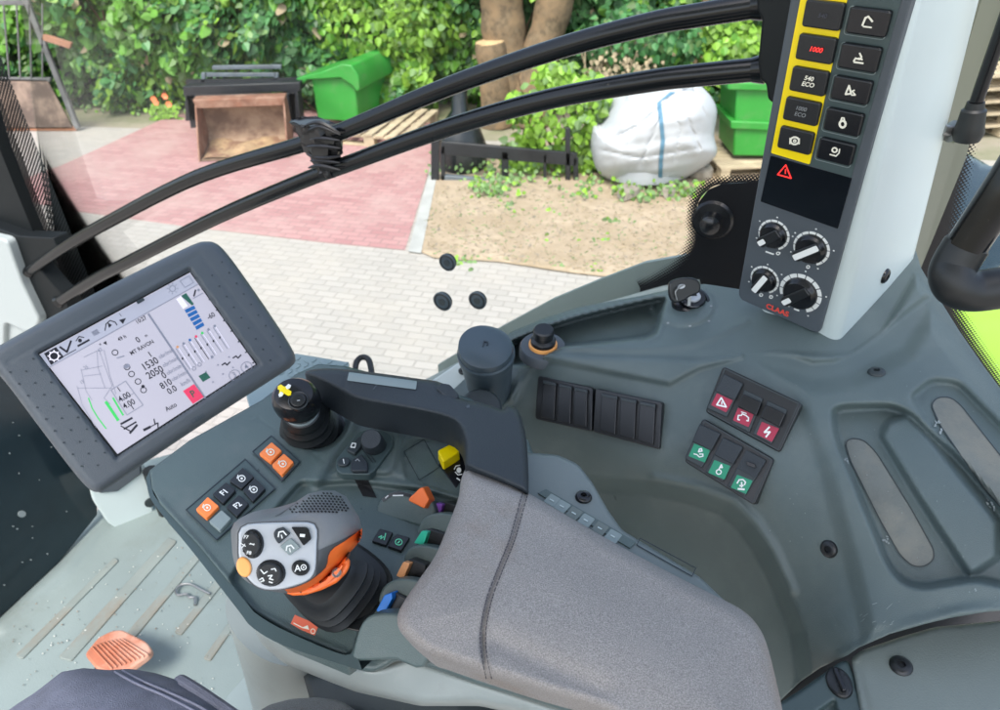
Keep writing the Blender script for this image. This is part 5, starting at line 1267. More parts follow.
of = [(x + 24, y - 7) for x, y in inn]; of[-5:] = [(962, 285), (972, 308), (988, 338), (1018, 385), (1080, 465)]
band(inn, of, RW, .002, 'dotted_border', WT)
# mudguard
mb = MB(); LM = TPS([(960, 300, 1.5), (1000, 300, 1.55), (1000, 390, 1.35), (965, 310, 1.45), (1060, 300, 1.7), (1060, 480, 1.2)])
Relief([(930, 296), (960, 300), (1100, 280), (1100, 520), (1000, 460), (930, 360)], LM, [('line', [(930, 312), (1100, 300)], .02, 8)], 6).mesh(mb, 'lime', back=.08); tag(mb.build('rear_mudguard', smooth=True), 'lime green rear mudguard seen through the lower right window', 'mudguard')
mb = MB(); Relief([(935, 160), (962, 150), (990, 166), (1100, 158), (1100, 262), (1005, 262), (962, 300), (935, 300)], TPS([(940, 170, 1.9), (1100, 160, 2.2), (940, 300, 1.6), (1100, 260, 1.7)]), [], 8).mesh(mb, 'dark_glass', back=.05); tag(mb.build('rear_dark_shape', smooth=True), 'dark shape above the mudguard behind the grab handle', 'housing')  # dark curved sheet beyond the glass, above the mudguard
# gas strut
GT = T('gas_strut', at(968, 130, .74), 'black gas strut with a ball end at the top right window', 'gas strut')
mb = MB(); mb.tube([at(1030, -50, .62), at(974, 108, .73)], .0068, 'tube_black', 16); mb.build('rod', GT)
mb = MB(); a, b = at(976, 102, .725), at(966, 142, .75); mb.tube([a, a.lerp(b, .15), a.lerp(b, .2), a.lerp(b, .55), a.lerp(b, .75), a.lerp(b, .95), b], [.0085, .0095, .012, .0135, .0155, .013, .006], 'rubber', 20); mb.build('ball_socket', GT)
mb = MB(); mb.lathe(at(956, 132, .76), Vector((-1, -.2, .2)), [(.012, 0), (.012, .006), (.006, .008), (.006, .02)], 'steel', 16); mb.build('ball_stud', GT)
# grab handle
HT = T('grab_handle', at(965, 285, .62), 'thick black grab handle with a rubber elbow at the right edge', 'grab handle')
mb = MB(); P = [at(x, y, d) for x, y, d in spl([(1054, 110, .55), (1010, 180, .575), (966, 246, .61)], 6)]; mb.tube(P, .0168, 'tube_black', 22); mb.build('bar', HT)
mb = MB(); P = [at(x, y, d) for x, y, d in spl([(970, 240, .61), (962, 252, .615), (954, 266, .62), (952, 277, .62), (958, 287, .62), (974, 291, .62), (1000, 288, .615), (1040, 282, .61)], 6)]; mb.tube(P, [.0175] * 3 + [.019] * (len(P) - 3), 'rubber', 22); mb.build('elbow', HT)

# ================================================================== lower right covers
cf = Fr(at(920, 668, .60), side.frame(905, 600, 20).n * .6 + Vector((-.1, -.15, 1)), AX)
mb = MB(); cov = Relief(rp([(851, 658), (862, 650), (900, 637), (935, 627), (1060, 615), (1060, 780), (872, 780)], 4), planeD(cf.o, cf.n), [('round', 5, .004), ('line', [(857, 665), (885, 780)], -.0015, 3)], 3)
cov.mesh(mb, 'cover_plastic', back=.03); CVT = T('rear_cover', cf.o, 'matt grey green cover plate with one round screw in the lower right corner', 'cover'); mb.build('plate', CVT, smooth=True)
screw(CVT, cov, 901, 666, .0082, 'black_plastic')
mb = MB(); lp = Relief(rp([(776, 705), (800, 690), (840, 662), (848, 660), (853, 672), (866, 720), (876, 780), (740, 780)], 3), planeD(cf.o - cf.n * .004, cf.n), [('round', 4, .004), ('poly', rp([(800, 722), (835, 697), (842, 720), (838, 790), (790, 790)], 4), -.008, 4)], 2.5)
lp.mesh(mb, 'shell_plastic', back=.03); LT = T('latch_panel', lp.P(800, 740), 'dark storage lid with an oval turn latch in the lower right', 'storage lid'); mb.build('lid', LT, smooth=True)
frl = lp.frame(839, 683); mb = MB(); c = frl.px(839, 683); mb.lathe(c, frl.n, [(.0105, -.002), (.0105, .002), (.0088, .0035), (.0001, .0035)], 'black_plastic', 28, flat=1.35, xd=Vector((1, 0, 0))); mb.box(c + frl.n * .0055, frl.x * .004, frl.y * .021, frl.n * .006, 'black_gloss'); mb.build('turn_latch', LT, bevel=.001)
mb = MB(); Relief([(560, 560), (820, 625), (880, 600), (1080, 580), (1080, 780), (560, 780)], TPS([(560, 560, 1.15), (830, 640, .8), (880, 780, .75), (560, 780, 1.05), (1080, 580, .72), (1080, 780, .7), (870, 620, .78)]), (), 12).mesh(mb, 'black_plastic', back=.02); tag(mb.build('gap_backing', smooth=True), 'dark backing sheet standing for shade between the armrest and the rear cover', 'base')  # dark backing sheet, stands in for shade inside the gaps
# ================================================================== armrest console
ZD = 2.10
AR = T('armrest_console', onz(430, 640, 1.9), 'operator armrest console with joystick, drive lever and grey fabric pad', 'armrest')
dpoly = [(150, 470), (152, 488), (160, 503), (200, 546), (245, 601), (258, 615), (288, 632), (345, 655), (352, 650), (358, 632), (372, 614), (400, 612), (520, 640), (560, 520), (528, 440), (470, 398), (345, 366), (318, 364), (296, 374), (262, 400), (190, 440)]
low = rp([(322, 480), (352, 478), (393, 483), (425, 487), (470, 500), (540, 520), (540, 660), (345, 680), (258, 628), (226, 580), (262, 520), (300, 478)], 8)
jwell = ell(318, 420, 34, 32, 28, -.4)
dfe = [('add', low, -.012, 7),
       ('line', [(345, 368), (366, 400), (352, 424), (330, 455), (316, 482)], .009, 7),
       ('add', [(346, 366), (372, 402), (352, 440), (326, 478), (395, 478), (425, 487), (480, 505), (540, 500), (530, 430), (470, 396)], .004, 6),
       ('add', rp([(372, 424), (400, 418), (418, 421), (404, 440), (399, 470), (388, 478), (336, 474), (346, 452)], 5), .006, 8),
       ('add', rp([(399, 455), (402, 445), (414, 434), (425, 433), (462, 440), (480, 450), (480, 505), (430, 490), (404, 480)], 5), -.007, 6),
       ('line', [(160, 500), (225, 575), (258, 611), (300, 634), (345, 652)], .0025, 3),
       ('line', [(250, 417), (262, 421), (300, 446), (378, 494)], -.0012, .9), ('line', [(262, 421), (258, 417)], -.001, 1),
       ('poly', jwell, -.02, 8), ('add', [(318, 372), (345, 372), (364, 402), (350, 415), (335, 392), (318, 388)], .006, 6)]
deck = Relief([tuple(p) for p in dpoly], zD(ZD), dfe, 2.0)
mb = MB(); deck.mesh(mb, 'deck_plastic', backdir=(0, 0, -.03)); DBV = bvh_of(mb); mb.build('deck', AR, smooth=True)
DK = Fr((0, 0, ZD), (0, 0, 1), AX)
# outer side shell, wrapping under the deck
def strip(mb, A, B, m, n=1):
    """surface between two world polylines of equal length"""
    k = len(A); mb.add(list(A) + list(B), [[i, k + i, k + i + 1, i + 1] for i in range(k - 1)], m)
top = [(150, 470), (152, 488), (160, 503), (200, 546), (245, 601), (258, 615), (288, 632), (345, 655), (353, 642)]
edge1 = [onz(x, y, ZD) for x, y in spl(top, 4)]
low1 = [at(x, y, proj(onz(x, y, ZD))[2] * 1.0 + .0) for x, y in spl([(146, 478), (149, 494), (157, 508), (196, 556), (238, 610), (253, 628), (285, 646), (350, 667), (362, 670)], 4)]
mb = MB(); strip(mb, edge1, low1, 'shell_plastic')
low2 = [p + Vector((.004, .03, -.03)) for p in low1]; strip(mb, low1, low2, 'shell_plastic'); 
mb.build('side_shell', AR, weld=True, fixn=False, angle=60)
# lower teal side of the armrest and pale underside
sh = Relief(rp([(345, 640), (358, 628), (371, 615), (402, 612), (460, 640), (600, 690), (640, 760), (620, 780), (563, 712), (526, 700), (480, 686), (430, 668), (408, 661), (395, 661), (385, 668), (374, 673), (362, 671), (348, 667), (310, 655), (322, 645)], 5), TPS([(345, 655, .555), (372, 614, .58), (372, 673, .545), (408, 661, .545), (563, 712, .5), (480, 650, .54), (640, 760, .47), (600, 690, .5)], .001), [('round', 6, .006)], 2.2)
mb = MB(); sh.mesh(mb, 'deck_plastic', back=.03); mb.build('armrest_side', AR, smooth=True)
un = Relief(rp([(250, 620), (285, 640), (350, 662), (374, 668), (408, 655), (563, 706), (640, 760), (600, 800), (542, 720), (480, 706), (420, 706), (356, 692), (330, 682), (285, 664), (262, 645)], 6), TPS([(250, 620, .62), (350, 665, .575), (408, 655, .575), (563, 706, .52), (420, 706, .56), (356, 692, .60), (640, 760, .49), (285, 664, .64)], .001), [('round', 9, .02)], 2.5)
mb = MB(); un.mesh(mb, 'under_grey', back=.03); mb.build('underside', AR, smooth=True)
mb = MB(); Relief([(300, 664), (356, 685), (430, 700), (560, 712), (640, 790), (300, 790), (310, 700)], TPS([(300, 664, .85), (430, 700, .72), (640, 790, .6), (300, 790, .75)]), (), 10).mesh(mb, 'dark_plastic', back=.02); mb.build('under_gap', AR, smooth=True)  # dark sheet standing for the shaded gap below the pale underside
# support column rising from the floor
pb = onz(305, 770, ZF); 
t = T('armrest_column', pb, 'pale rounded support column under the armrest console', 'support column')
mb = MB(); c = at(322, 668, .98); c0 = Vector((c.x, c.y + .02, ZF))
mb.lathe(c0, (0, 0, 1), [(.2, 0), (.17, .02), (.135, .06), (.115, .14), (.105, .3), (.1, .42)], 'under_grey', 40, sq=.35, xd=AX); mb.build('column', t)
mb = MB(); mb.lathe(c0, (0, 0, 1), [(.24, .0), (.238, .008), (.22, .014), (.2, .014)], 'grey_trim', 40, sq=.3, xd=AX); mb.build('base_ring', t)

# ---- pad (cushion)
cpoly = spl([(466, 469), (474, 468.5), (500, 479), (523, 490), (611, 541), (680, 578), (724, 600), (742, 610), (755, 622), (766, 642), (777, 684), (784, 720), (790, 770), (760, 790), (720, 780), (640, 735), (598, 709), (540, 692), (484, 674), (440, 659), (426, 654), (405, 637), (398, 626), (398, 614), (405, 600), (420, 578), (435, 556), (447, 528), (458, 499), (461, 480)], 4, True)
seam = spl([(526, 491), (521, 508), (512, 540), (500, 570), (489, 600), (483, 632), (484, 655), (489, 680)], 5)
seam2 = [(x + 5, y + 1) for x, y in seam]; seamL = [(x - 4, y) for x, y in seam]
cu = Relief([tuple(p) for p in cpoly], zD(2.168), [('round', 13, .022), ('add', [tuple(p) for p in cpoly], .008, 75), ('line', seam, -.0042, 3.0), ('line', seam2, .0012, 2.5), ('line', seamL, .001, 3), ('line', [(440, 600), (470, 560)], .0015, 18), ('line', [(490, 640), (600, 690)], -.004, 12)], 2.2)
PAD = MB(); cu.mesh(PAD, 'cushion_fabric', backdir=(.004, .012, -.035)); pad = PAD.build('armrest_pad', AR, smooth=True); tag(pad, 'worn grey fabric pad with a stitched cross seam')
PB = bvh_of(PAD)
mb = MB()
for off in (-2.6, 2.8):
    L = [(x + off, y) for x, y in seam]
    tot = 0; P = []
    for i in range(len(L) - 1):
        a, b = np.array(L[i]), np.array(L[i + 1]); n_ = max(1, int(np.hypot(*(b - a)) / 3.2))
        for j in range(n_):
            p, q = a + (b - a) * j / n_, a + (b - a) * (j + .68) / n_
            P1 = cu.P(*p) + Vector((0, 0, .0006)); P2 = cu.P(*q) + Vector((0, 0, .0006)); mb.tube([P1 - Vector((0, 0, .0006)), P1.lerp(P2, .3), P1.lerp(P2, .7), P2 - Vector((0, 0, .0006))], .00042, 'thread', 5)
mb.build('stitching', pad)

# ---- handle bar around the deck
hp = spl([(305, 374), (316, 369), (348, 369.5), (418, 378.5), (442, 383), (458, 397), (487, 404), (502, 409.5), (506, 406.5), (514, 407), (520, 414), (525, 432), (527.5, 452), (528.5, 491), (522, 491), (495, 479), (468, 468), (465, 461), (464.5, 442), (459, 427), (448, 419), (420, 412), (363, 402), (347, 396), (325, 384)], 3, True)
hb = Relief([tuple(p) for p in hp], TPS([(305, 374, .735), (350, 369, .725), (418, 395, .70), (500, 410, .675), (528, 491, .585), (470, 468, .60), (363, 401, .70), (450, 419, .665)], .001), [('round', 6, .013), ('line', [(343, 396), (345, 384), (346, 371)], -.0006, 1)], 1.8)
mb = MB(); hb.mesh(mb, 'handle_black', backdir=(.0, .0, -.035)); HB = bvh_of(mb); hbo = mb.build('handle_bar', AR, smooth=True)
mb = MB(); drape(mb, rp([(349, 372), (417, 381), (416, 389.5), (347, 380.5)], 1.2), HB, .0012, 'grey_trim', 2, .001); mb.build('inlay_strip', hbo)
mb = MB(); drape(mb, [(373, 389), (377, 384), (377.6, 384.4), (373.6, 389.4)], HB, .0008, 'slate_plastic', 2, 0); drape(mb, [(466, 406.5), (469, 404), (470, 407.5), (467, 408)], HB, .0008, 'slate_plastic', 2, 0); mb.build('handle_mark', hbo, smooth=False)
mb = MB(); kb_ = Fr(hb.P(446, 390), (0, -.3, 1)); mb.prism(kb_, rp([(436, 388), (441, 382.5), (450, 384), (459, 394), (457, 399), (446, 397)], 2), -.01, .004, 'handle_black'); mb.build('release_button', hbo, bevel=.0015)
mb = MB(); dr = DK.px(0, 0); mb.text(Fr((0, 0, ZD + .006), (0, 0, 1), AX), 'CEMOS', 331, 391.5, .93, .37, 4.4, .0006, 'handle_black', bold=.03, squeeze=1.2); mb.build('raised_lettering', AR, smooth=False)

# ---- right hand flange with switch strip
fl2 = Relief(rp([(524, 452), (558, 455), (578, 464), (592, 482), (608, 510), (622, 530), (640, 541), (700, 577), (722, 598), (745, 618), (700, 640), (600, 590), (520, 520)], 5), zD(2.135), [('round', 4, .005)], 2.2)
mb = MB(); fl2.mesh(mb, 'flange_grey', backdir=(0, 0, -.05)); mb.build('side_flange', AR, smooth=True); FF = Fr((0, 0, 2.135), (0, 0, 1), AX)
screw(AR, fl2, 583.5, 497.5, .0068, 'black_gloss')
mb = MB(); mb.prism(FF, [(538, 493), (546, 489), (636, 542), (630, 548)], 0, .0015, 'deck_plastic'); mb.stroke(FF, [(637, 545), (692, 576), (696, 568), (640, 538)], .8, .001, 'slate_dark', closed=True); mb.build('switch_strip', AR)
for k, (x, y) in enumerate([(552, 500), (562, 506), (574, 513), (586, 520), (600, 528), (613, 536)]):
    mb = MB(); mb.rect(FF, x, y, .0115, .013, .0, 0.0022, ['grey_trim', 'cover_plastic'][k in (2, 4)], r=.0015); b_ = mb.build('strip_button', AR, bevel=.0007)
    mb = MB(); mb.stroke(FF, [(x - 2, y - 1), (x + 1.6, y + 1)], 1.0, .0028, 'light_trim'); mb.build('symbol', b_, smooth=False)

# ---- button modules on the left
DH = Fr((0, 0, ZD + .0005), (0, 0, 1), AX)
def module(q, cells, name='switch_module'):
    mb = MB(); mb.prism(DH, q, -.004, .0012, 'shell_plastic'); o = mb.build(name, AR, bevel=.0004)
    mb = MB(); mb.stroke(DH, q, 1.0, .0016, 'slate_dark', closed=True); mb.build('module_groove', o, smooth=False)
    for c, m, sym, lb_ in cells:
        mb = MB(); mb.prism(DH, rp(c, 1.2), .0, .0048, m); b_ = mb.build('button', o, bevel=.0008); tag(b_, lb_)
        cx = sum(p[0] for p in c) / 4; cy = sum(p[1] for p in c) / 4; mb = MB()
        w_ = 'white_mark' if m != 'orange_button' else 'cream_mark'
        if sym == 'wheel':
            mb.stroke(DH, ell(cx, cy, 3.4, 3, 14), .9, .0053, w_, closed=True); mb.prism(DH, ell(cx, cy, 1.3, 1.1, 8), .005, .0053, w_); mb.stroke(DH, [(cx - 4.6, cy), (cx - 3.6, cy - 3.2)], .9, .0053, w_)
        elif sym: mb.text(DH, sym, cx, cy, .82, -.57, 5.2, .0053, w_, bold=.03)
        if mb.v: mb.build('symbol', b_, smooth=False)
    return o
c1 = lambda L: crop(L, 150, 350, .2535)
module(c1([(478, 338), (590, 440), (520, 516), (405, 400)]), [(c1([(480, 362), (520, 396), (475, 443), (430, 408)]), 'orange_button', 'wheel', 'orange button, upper of the pair'), (c1([(528, 408), (567, 441), (520, 493), (480, 452)]), 'orange_button', 'wheel', 'orange button, lower of the pair')])
module(c1([(375, 430), (492, 545), (262, 748), (142, 630)]), [(c1([(365, 462), (410, 500), (360, 547), (312, 515)]), 'black_plastic', 'wheel', 'black button with a wheel symbol, upper'), (c1([(300, 520), (338, 552), (288, 605), (245, 568)]), 'black_plastic', 'F1', 'black button marked F1'),
        (c1([(412, 505), (455, 545), (405, 598), (365, 552)]), 'black_plastic', 'wheel', 'black button with a wheel symbol, lower'), (c1([(350, 570), (390, 605), (342, 657), (300, 618)]), 'black_plastic', 'F2', 'black button marked F2'),
        (c1([(228, 578), (272, 615), (222, 664), (180, 628)]), 'orange_button', 'wheel', 'orange button beside the F1 button'), (c1([(282, 630), (320, 663), (275, 712), (232, 675)]), 'grey_trim', None, 'blank grey button')])
# small module right of the drive lever, lower deck
LD = ZD - .012; DL = Fr((0, 0, LD), (0, 0, 1), AX)
c3 = lambda L: crop(L, 200, 470, .2675)
mb = MB(); mb.prism(DL, c3([(668, 208), (815, 250), (752, 322), (618, 275)]), -.003, .0018, 'shell_plastic'); smo = mb.build('switch_module', AR, bevel=.0005)
mb = MB(); mb.stroke(DL, c3([(668, 208), (815, 250), (752, 322), (618, 275)]), 1, .0022, 'slate_dark', closed=True); mb.build('module_groove', smo, smooth=False)
for q, k in ((c3([(672, 218), (722, 232), (695, 282), (642, 265)]), 0), (c3([(735, 238), (785, 252), (752, 302), (700, 284)]), 1)):
    mb = MB(); mb.prism(DL, rp(q, 1), .0, .0055, 'black_plastic'); b_ = mb.build('button', smo, bevel=.0008); tag(b_, ['black button with a green slanted symbol', 'black button with a green wheel symbol'][k])
    cx = sum(p[0] for p in q) / 4; cy = sum(p[1] for p in q) / 4; mb = MB()
    if k: mb.stroke(DL, ell(cx, cy, 3.4, 3, 14), .9, .006, 'green_mark', closed=True); mb.stroke(DL, [(cx - 1, cy + 1), (cx + 1, cy - 1)], 1.2, .006, 'green_mark')
    else: mb.stroke(DL, [(cx - 4, cy + .5), (cx - 1, cy - 1), (cx - 2, cy + 2), (cx + 1, cy)], 1, .006, 'green_mark'); mb.stroke(DL, [(cx + 3, cy - 3.4), (cx + 1.5, cy + 3)], 1, .006, 'green_mark')
    mb.build('symbol', b_, smooth=False)
mb = MB(); mb.prism(DL, crop([(175, 40), (240, 68), (228, 97), (162, 68)], 230, 600, .37), 0, .0015, 'label_red'); lab = mb.build('warning_label', AR, smooth=False); tag(lab, 'orange red warning label with a white arrow')
mb = MB(); g0 = lambda x, y: (230 + x * .37, 600 + y * .37); mb.stroke(DL, [g0(172, 62), g0(195, 74), g0(212, 78)], .8, .0019, 'cream_mark'); mb.prism(DL, [g0(196, 74), g0(210, 68), g0(214, 80)], .0016, .0019, 'cream_mark'); mb.stroke(DL, ell(*g0(224, 84), 2.2, 2.4, 10), .7, .0019, 'cream_mark', closed=True); mb.build('label_print', lab, smooth=False)

# ---- small joystick
jb = deck.P(312, 434); jD = proj(jb)[2]; jh = at(295, 397, jD - .085); ja = (jh - jb).normalized(); L = (jh - jb).length
mb = MB(); k = jD / FPX; r0 = 30 * k
pr_ = [(r0 * 1.12, -.004), (r0 * 1.12, .001)]
nb_ = 5
for i in range(nb_):
    a = i / nb_; r = r0 * (1.04 - .48 * a); z = .002 + (L * .62) * a; pr_ += [(r, z), (r * 1.0, z + .004), (r * .86, z + .0085), (r * .84, z + .0105)]
mb.lathe(jb, ja, pr_ + [(r0 * .4, L * .66)], 'rubber', 40); jo = mb.build('joystick_boot', AR)
mb = MB(); kk = proj(jh)[2] / FPX; R = 24 * kk
mb.lathe(jb, ja, [(R * .62, L * .58), (R * .66, L * .66), (R * .67, L * .70)], 'black_gloss', 36); mb.lathe(jb, ja, [(R * .69, L * .63), (R * .73, L * .635), (R * .73, L * .66), (R * .69, L * .665)], 'grey_trim', 36); mb.build('joystick_collar', jo)
mb = MB(); ex = RT * .96 + Vector((0, -.1, 0)); mb.lathe(jb, ja, [(R * .60, L * .70), (R * .86, L * .75), (R * .99, L * .84), (R * 1.0, L * .93), (R * .93, L * 1.02), (R * .78, L * 1.075), (R * .5, L * 1.1), (R * .2, L * 1.11), (.0001, L * 1.112)], 'black_gloss', 44, flat=.92, xd=RT); JM = bvh_of(mb); kn = mb.build('joystick_knob', AR)
c2 = lambda L_: crop(L_, 250, 350, .155)
mb = MB(); drape(mb, c2([(180, 232), (200, 222), (268, 268), (262, 292), (245, 296), (178, 252)]), JM, .0012, 'switch_yellow', 1.2, .0006); drape(mb, c2([(190, 262), (210, 240), (250, 228), (262, 242), (240, 262), (205, 300), (186, 290)]), JM, .0009, 'switch_yellow', 1.2, .0006)
drape(mb, c2([(228, 236), (248, 218), (265, 228), (258, 246), (238, 254)]), JM, .0014, 'white_mark', 1.2, 0); drape(mb, c2([(183, 288), (200, 268), (216, 280), (208, 298), (190, 304)]), JM, .0014, 'white_mark', 1.2, 0); mb.build('direction_emblem', kn, smooth=False)
hit = JM.ray_cast(CAM, ray(*c2([(312, 328)])[0]).normalized()); mb = MB(); q = hit[0]; nn_ = (ja * .8 + hit[1] * .4).normalized()
mb.lathe(q, nn_, [(.0098, -.004), (.0098, .001), (.0088, .0018), (.0075, .0012), (.0072, .0032), (.0055, .0038), (.0001, .0034)], 'black_plastic', 28); mb.build('thumb_button', kn)
mb = MB(); f_ = Fr(q + nn_ * .004, nn_); mb.stroke(f_, [(297.2, 400.6), (299.6, 400.2)], 1.1, .0002, 'grey_mark'); mb.build('button_mark', kn, smooth=False)

# ---- rotary cluster
ck = lambda L_: crop(L_, 320, 400, .16)
rs = deck.frame(366, 458, 14); RC = Fr(deck.P(366, 458) + Vector((0, 0, .001)), (rs.n + Vector((0, 0, 2))).normalized(), AX)
mb = MB(); mb.prism(RC, rp(ck([(100, 372), (240, 196), (300, 184), (400, 188), (455, 225), (452, 290), (345, 435), (305, 465), (130, 460), (98, 432)]), 3), -.006, .003, 'shell_plastic'); rc = mb.build('control_plate', AR, bevel=.001)
mb = MB(); a = RC.px(*ck([(345, 290)])[0], .002); b = RC.px(*ck([(345, 290)])[0]); tp = RC.px(*ck([(318, 243)])[0], .026); ax_ = (tp - a)
hL = ax_.length; ax_.normalize(); rr = .0098; mb.lathe(a, ax_, [(rr * 1.22, 0), (rr * 1.18, hL * .5), (rr * 1.1, hL * .94), (rr * 1.0, hL), (.0001, hL)], 'handle_black', 30); mb.build('rotary_knob', rc)
for q, m_ in ((ck([(165, 308), (240, 228), (265, 225), (258, 290), (215, 335)]), 'dark_plastic'), (ck([(196, 372), (262, 336), (300, 390), (298, 440), (205, 442), (190, 425)]), 'handle_black')):
    mb = MB(); mb.prism(RC, rp(q, 1.5), 0, .007, m_); mb.build('switch_key', rc, bevel=.001)
mb = MB(); mb.disc(RC, *ck([(148, 382)])[0], .0062, 0, .006, 'dark_plastic'); mb.build('round_button', rc, bevel=.0008)
mb = MB(); x, y = ck([(148, 382)])[0]; mb.stroke(RC, [(x - .4, y - 2), (x + .4, y + 2)], .9, .0065, 'white_mark'); x, y = ck([(208, 284)])[0]; mb.stroke(RC, [(x - 2.5, y + 1.5), (x - 1, y - 2.5), (x + 2.6, y - 2), (x + 1.5, y + 2)], 1, .0076, 'white_mark', closed=True); x, y = ck([(235, 378)])[0]; mb.stroke(RC, [(x - 2, y), (x, y - 1.6), (x + 2, y + .5)], .8, .0076, 'grey_mark'); mb.build('symbol', rc, smooth=False)
mb = MB(); mb.stroke(RC, ck([(300, 320), (345, 385)]), 1.2, .0034, 'dark_plastic'); mb.stroke(RC, ck([(262, 210), (258, 300), (330, 390)]), 1, .0034, 'dark_plastic'); mb.build('plate_groove', rc, smooth=False)
# key slot below the cluster
mb = MB(); drape(mb, ck([(205, 478), (298, 495), (355, 612), (268, 600)]), DBV, .0008, 'hole_black', 2, 0); mb.build('lever_slot', AR, smooth=False)
# recessed tray with lines
mb = MB()
for L_ in ([(525, 322), (650, 246)], [(650, 246), (745, 420)], [(745, 420), (620, 500)], [(525, 322), (620, 500)]):
    q = ck(L_); a, b = np.array(q[0]), np.array(q[1]); d = (b - a) / np.hypot(*(b - a)); n_ = np.array([-d[1], d[0]]) * .35
    drape(mb, [tuple(a + n_), tuple(b + n_), tuple(b - n_), tuple(a - n_)], DBV, .0006, 'slate_dark', 4, 0)
mb.build('tray_groove', AR, smooth=False)
YF = Fr(deck.P(448, 466) + Vector((0, 0, .0)), (0, -.12, 1), AX)
mb = MB(); mb.prism(YF, rp(ck([(742, 395), (885, 262), (905, 300), (912, 440), (850, 552)]), 1), -.002, .004, 'black_gloss'); yb_ = mb.build('switch_base', AR, bevel=.0008)
mb = MB(); mb.prism(YF, rp(ck([(735, 315), (835, 263), (872, 322), (770, 388)]), 2), .003, .016, 'switch_yellow', taper=.06); mb.build('yellow_rocker', yb_, bevel=.002, seg=3)
mb = MB(); x, y = ck([(868, 438)])[0]; mb.prism(YF, ell(x, y, 2.4, 2.8, 10), .004, .0046, 'white_mark'); mb.stroke(YF, [(x - 4.6, y - 1), (x - 3, y - 4), (x + 1, y - 5)], .8, .0046, 'white_mark'); mb.stroke(YF, [(x - 3.6, y + 1.8), (x - 1, y + 4.8), (x + 3, y + 4)], .8, .0046, 'white_mark'); mb.stroke(YF, [(x - 2, y + 8), (x + 1, y + 10)], 1.2, .0046, 'white_mark'); mb.build('symbol', yb_, smooth=False)

# ---- lever slots: rounded fins with coloured paddles between them
FN = Vector((-.30, -.62, .55)).normalized()
def fin(pts, z, th, m='deck_plastic', name='lever_guard'):
    o = onz(*pts[0], z); f_ = Fr(o, FN); mb = MB(); mb.prism(f_, spl(pts, 3, False), -th, 0, m); return mb.build(name, AR, bevel=.0035, seg=4), f_
z0 = LD
o_, f0 = fin([(375.5, 514), (378, 503), (386, 495), (396, 491), (412, 493.5), (432, 502), (434, 530), (418, 526), (398, 521)], z0, .016)
mb = MB(); mb.stroke(f0, [(383, 500), (390, 495), (398, 493), (410, 495.5)], 3.6, .0006, 'black_gloss'); mb.stroke(f0, [(393, 495.6), (403, 495.4)], 1.2, .001, 'white_mark'); mb.stroke(f0, [(385.5, 498), (388, 495.6)], 1, .001, 'white_mark'); mb.build('scale', o_, smooth=False)
f1_ = Fr(f0.px(418, 505, .0), (-.2, -.7, .7)); mb = MB(); mb.prism(f1_, rp(crop([(355, 40), (372, 38), (402, 100), (375, 145), (296, 105), (300, 92)], 350, 480, .197), 1.5), -.004, .012, 'orange', taper=.12); mb.build('orange_lever', AR, bevel=.0018, seg=3)
for k, (pts, th) in enumerate([([(417, 533), (419, 526), (424, 518), (434, 513.5), (450, 514), (462, 520), (456, 545), (436, 540)], .014), ([(403, 560), (406, 552), (412, 547), (422, 545.5), (440, 549), (448, 556), (440, 580), (422, 574)], .014), ([(378, 603), (379.5, 594), (384, 586), (393, 580.5), (404, 579), (424, 583), (430, 590), (420, 620), (398, 612)], .014), ([(350, 662), (354, 644), (359, 628), (365, 619), (374, 614.5), (392, 614), (412, 618), (430, 628), (424, 668), (396, 660)], .02)]):
    fin(pts, z0 + .008, th)
for k, (q, m_, hd) in enumerate([([(431.5, 510), (436, 503.5), (442, 505), (440, 513), (434, 514)], 'purple', [(436, 503), (446, 502), (458, 506), (458, 516), (440, 514)]),
                             ([(414.5, 543), (421.5, 532), (427, 533), (423, 545)], 'teal', [(422, 531), (430, 529), (446, 534), (444, 548), (422, 546)]),
                             ([(396.5, 576), (403, 563), (409, 564.5), (403, 578.5)], 'tan', [(404, 562), (410, 559), (426, 565), (424, 582), (403, 580)]),
                             ([(376.5, 611), (384, 596.5), (390.5, 594.5), (391, 600), (383.5, 614)], 'blue', [(385, 595), (394, 592), (410, 600), (408, 618), (384, 616)])]):
    b0 = onz(*hd[-1], z0 + .004); fh = Fr(b0, FN); mb = MB()
    mb.prism(fh, rp(hd, 2), -.018, .002, 'black_plastic'); lv = mb.build('valve_lever', AR, bevel=.003, seg=3); tag(lv, ['black lever with a violet paddle edge', 'black lever with a turquoise paddle edge', 'black lever with a tan paddle edge', 'black lever with a blue paddle edge'][k])
    mb = MB(); mb.prism(fh, rp([(x_ + (x_ - q[0][0]) * .12 - .6, y_ + (y_ - q[0][1]) * .1) for x_, y_ in q], 1.2), -.006, .0085, m_); mb.build('paddle', lv, bevel=.0012, seg=3)

